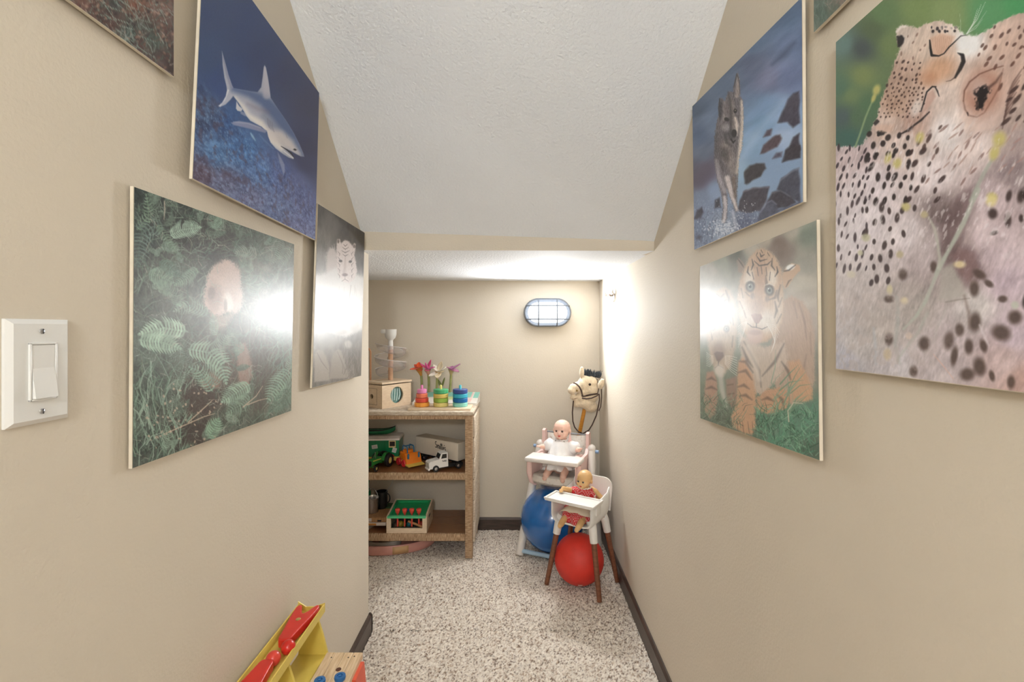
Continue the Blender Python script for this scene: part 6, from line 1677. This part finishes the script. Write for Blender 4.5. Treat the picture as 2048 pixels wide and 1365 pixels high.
for k in (-1, 1):
    b = B(); b.ell((.046 * k, -.010, .103), (.024, .022, .021), u=18, v=12); obj('sleeve', b, POLKA, d2)
    b = B(); b.tube([Vector((.066 * k, -.018 if k < 0 else -.008, .100)) + Vector((.004 * k * math.cos(a), .018 * math.cos(a), .018 * math.sin(a))) * (1 + .1 * math.sin(9 * a)) for a in [2*math.pi*i/30 for i in range(30)]], .003, 6, closed=True); obj('cuff', b, mat('white_lace', (238, 230, 218), rough=.8), d2)
b = B(); b.tube([(.027 * math.cos(a) * (1 + .1 * math.sin(12 * a)), .026 * math.sin(a) - .002, .127 + .003 * math.sin(12 * a)) for a in [2*math.pi*i/48 for i in range(48)]], .0035, 6, closed=True); obj('collar', b, mat('white_lace', (238, 230, 218)), d2)
b = B(); rws = []
for y, z, w_ in ((-.047, .082, .030), (-.072, .067, .050), (-.098, .056, .066), (-.118, .047, .074)):
    rws.append([(w_ * q, y + .01 * q * q, z - .010 * q * q + .003 * math.sin(8 * q)) for q in (-1, -.75, -.5, -.25, 0, .25, .5, .75, 1)])
o = obj('apron', sheet(rws), mat('cream_apron', (232, 216, 192), rough=.85, var=.05), d2); o.modifiers.new('thick', 'SOLIDIFY').thickness = .0016

# ---------------------------------------------------------------- stick horse leaning in the corner
HY = 2.615
PLUSH = mat('cream_plush', (226, 206, 176), rough=.95, var=.08, scale=90, bump=.6, bscale=260, sheen=.4)
bp = Vector((0.235, 2.700, .0))
t = thing('stick_horse', 'cream plush stick horse with dark bridle leaning in the corner', 'toy horse', bp)
def hp(cx, cy, dy=0.0): return at(1100 + cx / 8.53, 720 + cy / 8.53, HY + dy) - bp
k = HY / F / 8.53                                   # metres per unit of the enlarged view at the head
b = B()
for cx, cy, rx, ry, rz, dy in ((375, 520, 76, 74, 74, -.018), (400, 470, 74, 70, 66, -.016), (400, 640, 66, 56, 46, -.014), (470, 470, 86, 92, 96, -.012), (560, 430, 100, 110, 128, -.006), (600, 370, 110, 116, 110, 0), (690, 400, 130, 120, 130, .004), (700, 500, 140, 126, 130, .004), (560, 540, 90, 100, 84, -.004),
                               (690, 620, 140, 120, 120, .010), (640, 740, 140, 112, 110, .012), (690, 800, 130, 110, 98, .016), (560, 740, 120, 90, 80, .004), (450, 760, 66, 60, 56, -.004), (510, 640, 84, 84, 84, -.002), (440, 690, 50, 52, 50, -.008)):
    b.ell(hp(cx, cy, dy), (rx * k, ry * k, rz * k))
hd = obj('head', fuse(b, .0032, 8), PLUSH, t)
def ear(tip, base, w, dy0, dy1):
    b = B(); p0, p1 = hp(*base, dy0), hp(*tip, dy1); mid = (p0 + p1) / 2
    b.tube([p0, p0 + (p1 - p0) * .35, p0 + (p1 - p0) * .7, p1 - (p1 - p0) * .04, p1], [w * .75 * k, w * k, w * .85 * k, w * .5 * k, w * .2 * k], 12); return obj('ear', b, PLUSH, t)
ear((545, 120), (540, 290), 42, -.01, -.02); ear((900, 330), (850, 480), 56, -.03, -.05)
MANE = mat('mane_yarn', (66, 72, 78), rough=.9, var=.2)
b = B(); random.seed(4)
for i in range(170):
    cx = random.uniform(585, 860); base = hp(cx, 260 + (cx - 590) * .16 + random.uniform(-12, 12), random.uniform(-.012, .012))
    tip = base + Vector((random.uniform(-.012, .016), random.uniform(-.014, .014), random.uniform(.016, .036)))
    b.tube([base, (base + tip) / 2 + Vector((random.uniform(-.003, .003), 0, 0)), tip], [.0026, .0022, .0008], 5)
obj('mane', b, MANE, t)
fr = -.110 * 0 
def surf(cx, cy, lift=.0): 
    """depth of the head's near face at this place, found by a ray at the head mesh"""
    o_ = hp(cx, cy, -.35); d_ = (hp(cx, cy, .3) - o_).normalized()
    ok, loc, nor, idx = hd.ray_cast(o_, d_)
    return (loc - d_ * lift) if ok else hp(cx, cy, -.02)
bpy.context.view_layer.update()
BRID = mat('brown_bridle', (66, 46, 38), rough=.6)
def strap(pts, w=.0042, name='bridle_strap', on=True, fine=6):
    P = []
    for i in range(len(pts) - 1):
        for q in range(fine):
            u = q / fine; P.append((pts[i][0] + (pts[i+1][0] - pts[i][0]) * u, pts[i][1] + (pts[i+1][1] - pts[i][1]) * u) + ((pts[i][2] + (pts[i+1][2] - pts[i][2]) * u,) if len(pts[0]) > 2 else ()))
    P.append(pts[-1])
    V = [surf(p[0], p[1], .002) if on else hp(p[0], p[1], p[2]) for p in P]
    b = B(); b.tube(V, 1, 6, flat=(.0016, w), up=(0, -1, .05)); return obj(name, b, BRID, t)
strap([(400, 398), (450, 412), (500, 460), (535, 530), (552, 600), (548, 628)], .0040)
strap([(548, 625), (640, 610), (730, 590), (810, 578)], .0046); strap([(810, 578), (828, 500), (815, 400), (800, 330)], .0022)
strap([(545, 655, -.075), (620, 668, -.085), (710, 655, -.085), (790, 620, -.075), (838, 585, -.06)], .0036, 'rein', False)
strap([(838, 585, -.06), (845, 680, -.06), (825, 800, -.06), (790, 950, -.055), (720, 1110, -.05), (660, 1205, -.045), (560, 1262, -.03), (480, 1225, -.035), (420, 1150, -.03), (390, 1050, -.03), (382, 900, -.035), (392, 780, -.04), (400, 700, -.04)], .0034, 'rein', False, 4)
strap([(878, 480, -.02), (880, 640, -.02), (865, 800, -.02), (832, 872, -.03)], .0026, 'rein', False, 5)
for (cx, cy, r_) in ((680, 422, 22),):
    c = surf(cx, cy); b = B(); b.ell(c, (r_ * k, .004, r_ * k)); e = obj('eye', b, mat('horse_eye', (70, 44, 30), rough=.15), t)
    b = B(); b.ell(c - Vector((0, .0035, 0)), (r_ * .5 * k, .0015, r_ * .5 * k)); obj('pupil', b, BLACK, e)
c = surf(460, 525); b = B(); b.ell(c, (16 * k, .003, 20 * k)); obj('nostril', b, mat('nostril_brown', (150, 120, 60), rough=.8), t)
b = B(); b.tube([surf(x, y, .0005) for x, y in ((340, 650), (380, 668), (430, 662), (470, 655))], .0014, 6); obj('mouth_seam', b, mat('seam_brown', (150, 116, 92), rough=.9), t)
ST = wood('varnished_stick', (206, 142, 50), (186, 122, 40), rough=.35, stretch=(4, 4, 14), bump=.05)
b = B(); b.tube([Vector((0, 0, 0)), hp(590, 840, .012)], .0105, 16); obj('stick', b, ST, t)

# ---------------------------------------------------------------- pounding bench toy by the left wall, near the viewer
t = thing('pounding_bench', 'yellow and red toy pounding bench with a pale wooden top by the left wall', 'toy', (-.455, 1.0, .0))
o0 = Vector((-.455, 1.0, 0))
def W(x, y, z): return Vector((x, y, z)) - o0
YP = mat('yellow_plastic', (226, 200, 96), rough=.4, var=.04)
RP = mat('red_plastic', (208, 44, 34), rough=.28, var=.04)
OP = mat('orange_red_plastic', (226, 92, 62), rough=.4, var=.03)
ASH = wood('ash_plank', (232, 206, 170), (206, 172, 130), rough=.55, stretch=(30, 3, 30), bump=.15, scale=7)
BX0, BX1, BY0, BY1, BZ = -.460, -.372, .74, 1.178, .362
pw_ = (BX1 - BX0) / 4
for i in range(4):
    b = B(); b.rbox(tuple(W(BX0 + i * pw_ + .0003, BY0, BZ - .016)), tuple(W(BX0 + (i + 1) * pw_ - .0003, BY1, BZ)), .0012, 1); obj('plank', b, ASH, t)
HOLE = mat('hole_dark', (96, 56, 34), rough=.8)
p = on_level(677, 1340, BZ); b = B(); b.cyl(W(p.x, p.y, BZ - .001), W(p.x, p.y, BZ + .0006), .0062, n=18); obj('peg_hole', b, HOLE, t)
for px, py in ((662.8, 1316), (696.6, 1316), (708.7, 1313.7)):
    p = on_level(px, py, BZ); b = B(); b.cyl(W(p.x, p.y, BZ - .001), W(p.x, p.y, BZ + .0005), .0018, n=10); obj('nail_head', b, mat('nail_grey', (70, 66, 60), rough=.5, metal=.6), t)
PB = mat('peg_blue', (38, 104, 164), rough=.3, var=.03)
for px, py in ((680, 1351), (639.5, 1359), (668, 1425), (625, 1440)):
    p = on_level(px, py, BZ + .026); b = B()
    b.lathe([(.0052, -.030), (.0052, .0), (.011, .004), (.0125, .009), (.0115, .013), (.006, .0135), (.0055, .0115), (.0035, .0115), (.003, .0135), (0, .0135)], c=W(p.x, p.y, BZ + .012), n=22); obj('peg', b, PB, t)
# frame: yellow floor left of the planks, supports and the raised channel along the wall
RX0, RX1, RZ = -.540, -.474, .446
b = B(); b.rbox(tuple(W(-.538, .74, .334)), tuple(W(BX0 - .0005, 1.20, .346)), .002, 1); obj('deck', b, YP, t)
b = B(); b.rbox(tuple(W(BX0, .745, .30)), tuple(W(BX1, 1.17, .3455)), .002, 1); obj('under_frame', b, YP, t)
for y in (1.192, 1.035, .87):
    b = B(); b.prism([W(-.536, y, .3465), W(BX0 - .004, y, .3465), W(-.476, y, .395), W(RX1 - .018, y, RZ - .001), W(-.522, y, RZ - .001), W(-.528, y, .40)], (0, .007, 0)); obj('support', b, YP, t, smooth=False)
def chan(y0, y1, z0, z1):
    b = B()
    pr = [(RX0, .020), (RX0, 0), (RX1, 0), (RX1, .020), (RX1 - .003, .020), (RX1 - .006, .004), (RX0 + .006, .004), (RX0 + .003, .020)]
    A = [W(x, y0, z0 + z) for x, z in pr]; C_ = [W(x, y1, z1 + z) for x, z in pr]; n = len(pr)
    b.add(A + C_, [tuple(range(n-1, -1, -1)), tuple(range(n, 2*n))] + [(i, (i+1) % n, n + (i+1) % n, n + i) for i in range(n)]); return b
obj('channel', chan(.76, 1.200, RZ, RZ), YP, t, smooth=False)
b = B(); b.prism([W(RX0, 1.2003, RZ), W(RX1, 1.2003, RZ), W(RX1, 1.2003, RZ + .022), W(-.500, 1.2003, RZ + .013), W(-.520, 1.2003, RZ + .013), W(RX0, 1.2003, RZ + .026)], (0, .003, 0)); obj('end_stop', b, YP, t, smooth=False)
def lever(y0, y1, x_, nm='lever'):
    """forked red lever lying along the channel; fork at y1, round nose at y0"""
    zz = RZ + .016; s = 1 if y1 > y0 else -1; L = abs(y1 - y0)
    half = [(0, .010), (.06, .0145), (.2, .0165), (.4, .0200), (.6, .0240), (.8, .0270), (.93, .0285), (1.0, .0245)]
    inner = [(1.0, .0185), (.93, .0130), (.80, .0070), (.735, .0)]
    out = [(x, u) for u, x in half] + [(x, u) for u, x in inner]
    P2 = out + [(-x, u) for x, u in reversed(out[:-1])]
    b = B(); b.prism([W(x_ + x, y0 + s * L * u, zz - .008) for x, u in P2], (0, 0, .0195))
    me = fuse(b, .0015, 16)
    lv = obj(nm, me, RP, t)
    b = B(); b.lathe([(0, .0), (.0056, .0), (.0056, .0016), (.0046, .0022), (0, .0022)], c=W(x_, y0 + s * L * .55, zz + .0106), n=18); obj('rivet', b, mat('brass_rivet', (196, 172, 110), rough=.3, metal=.8), lv)
    return lv
lever(1.052, 1.186, -.506); lever(.992, .850, -.507)
for (y, x_, nm, m_) in ((1.040, -.489, 'red wooden ball resting between the two levers of the pounding bench', RP), (1.004, -.503, 'lighter red wooden ball touching the nearer lever of the pounding bench', mat('ball_light_red', (222, 72, 58), rough=.28))):
    b = B(); b.ell((0, 0, 0), .0148, u=28, v=18); o = obj('marble_ball', b, m_); o.location = (x_, y, RZ + .0042 + .0148); tag(o, nm, 'ball', 'red balls on the pounding bench')
# legs
for y in (1.10, .80):
    b = B(); b.prism([W(BX1 - .002, y, .35), W(BX1 + .008, y, .35), W(BX1 + .040, y, 0), W(BX1 + .018, y, 0), W(BX1 - .006, y, .30)], (0, .062, 0)); obj('leg', b, OP, t, smooth=False)
    b = B(); b.prism([W(-.520, y, .333), W(-.490, y, .333), W(-.500, y, 0), W(-.528, y, 0)], (0, .062, 0)); obj('leg', b, OP, t, smooth=False)
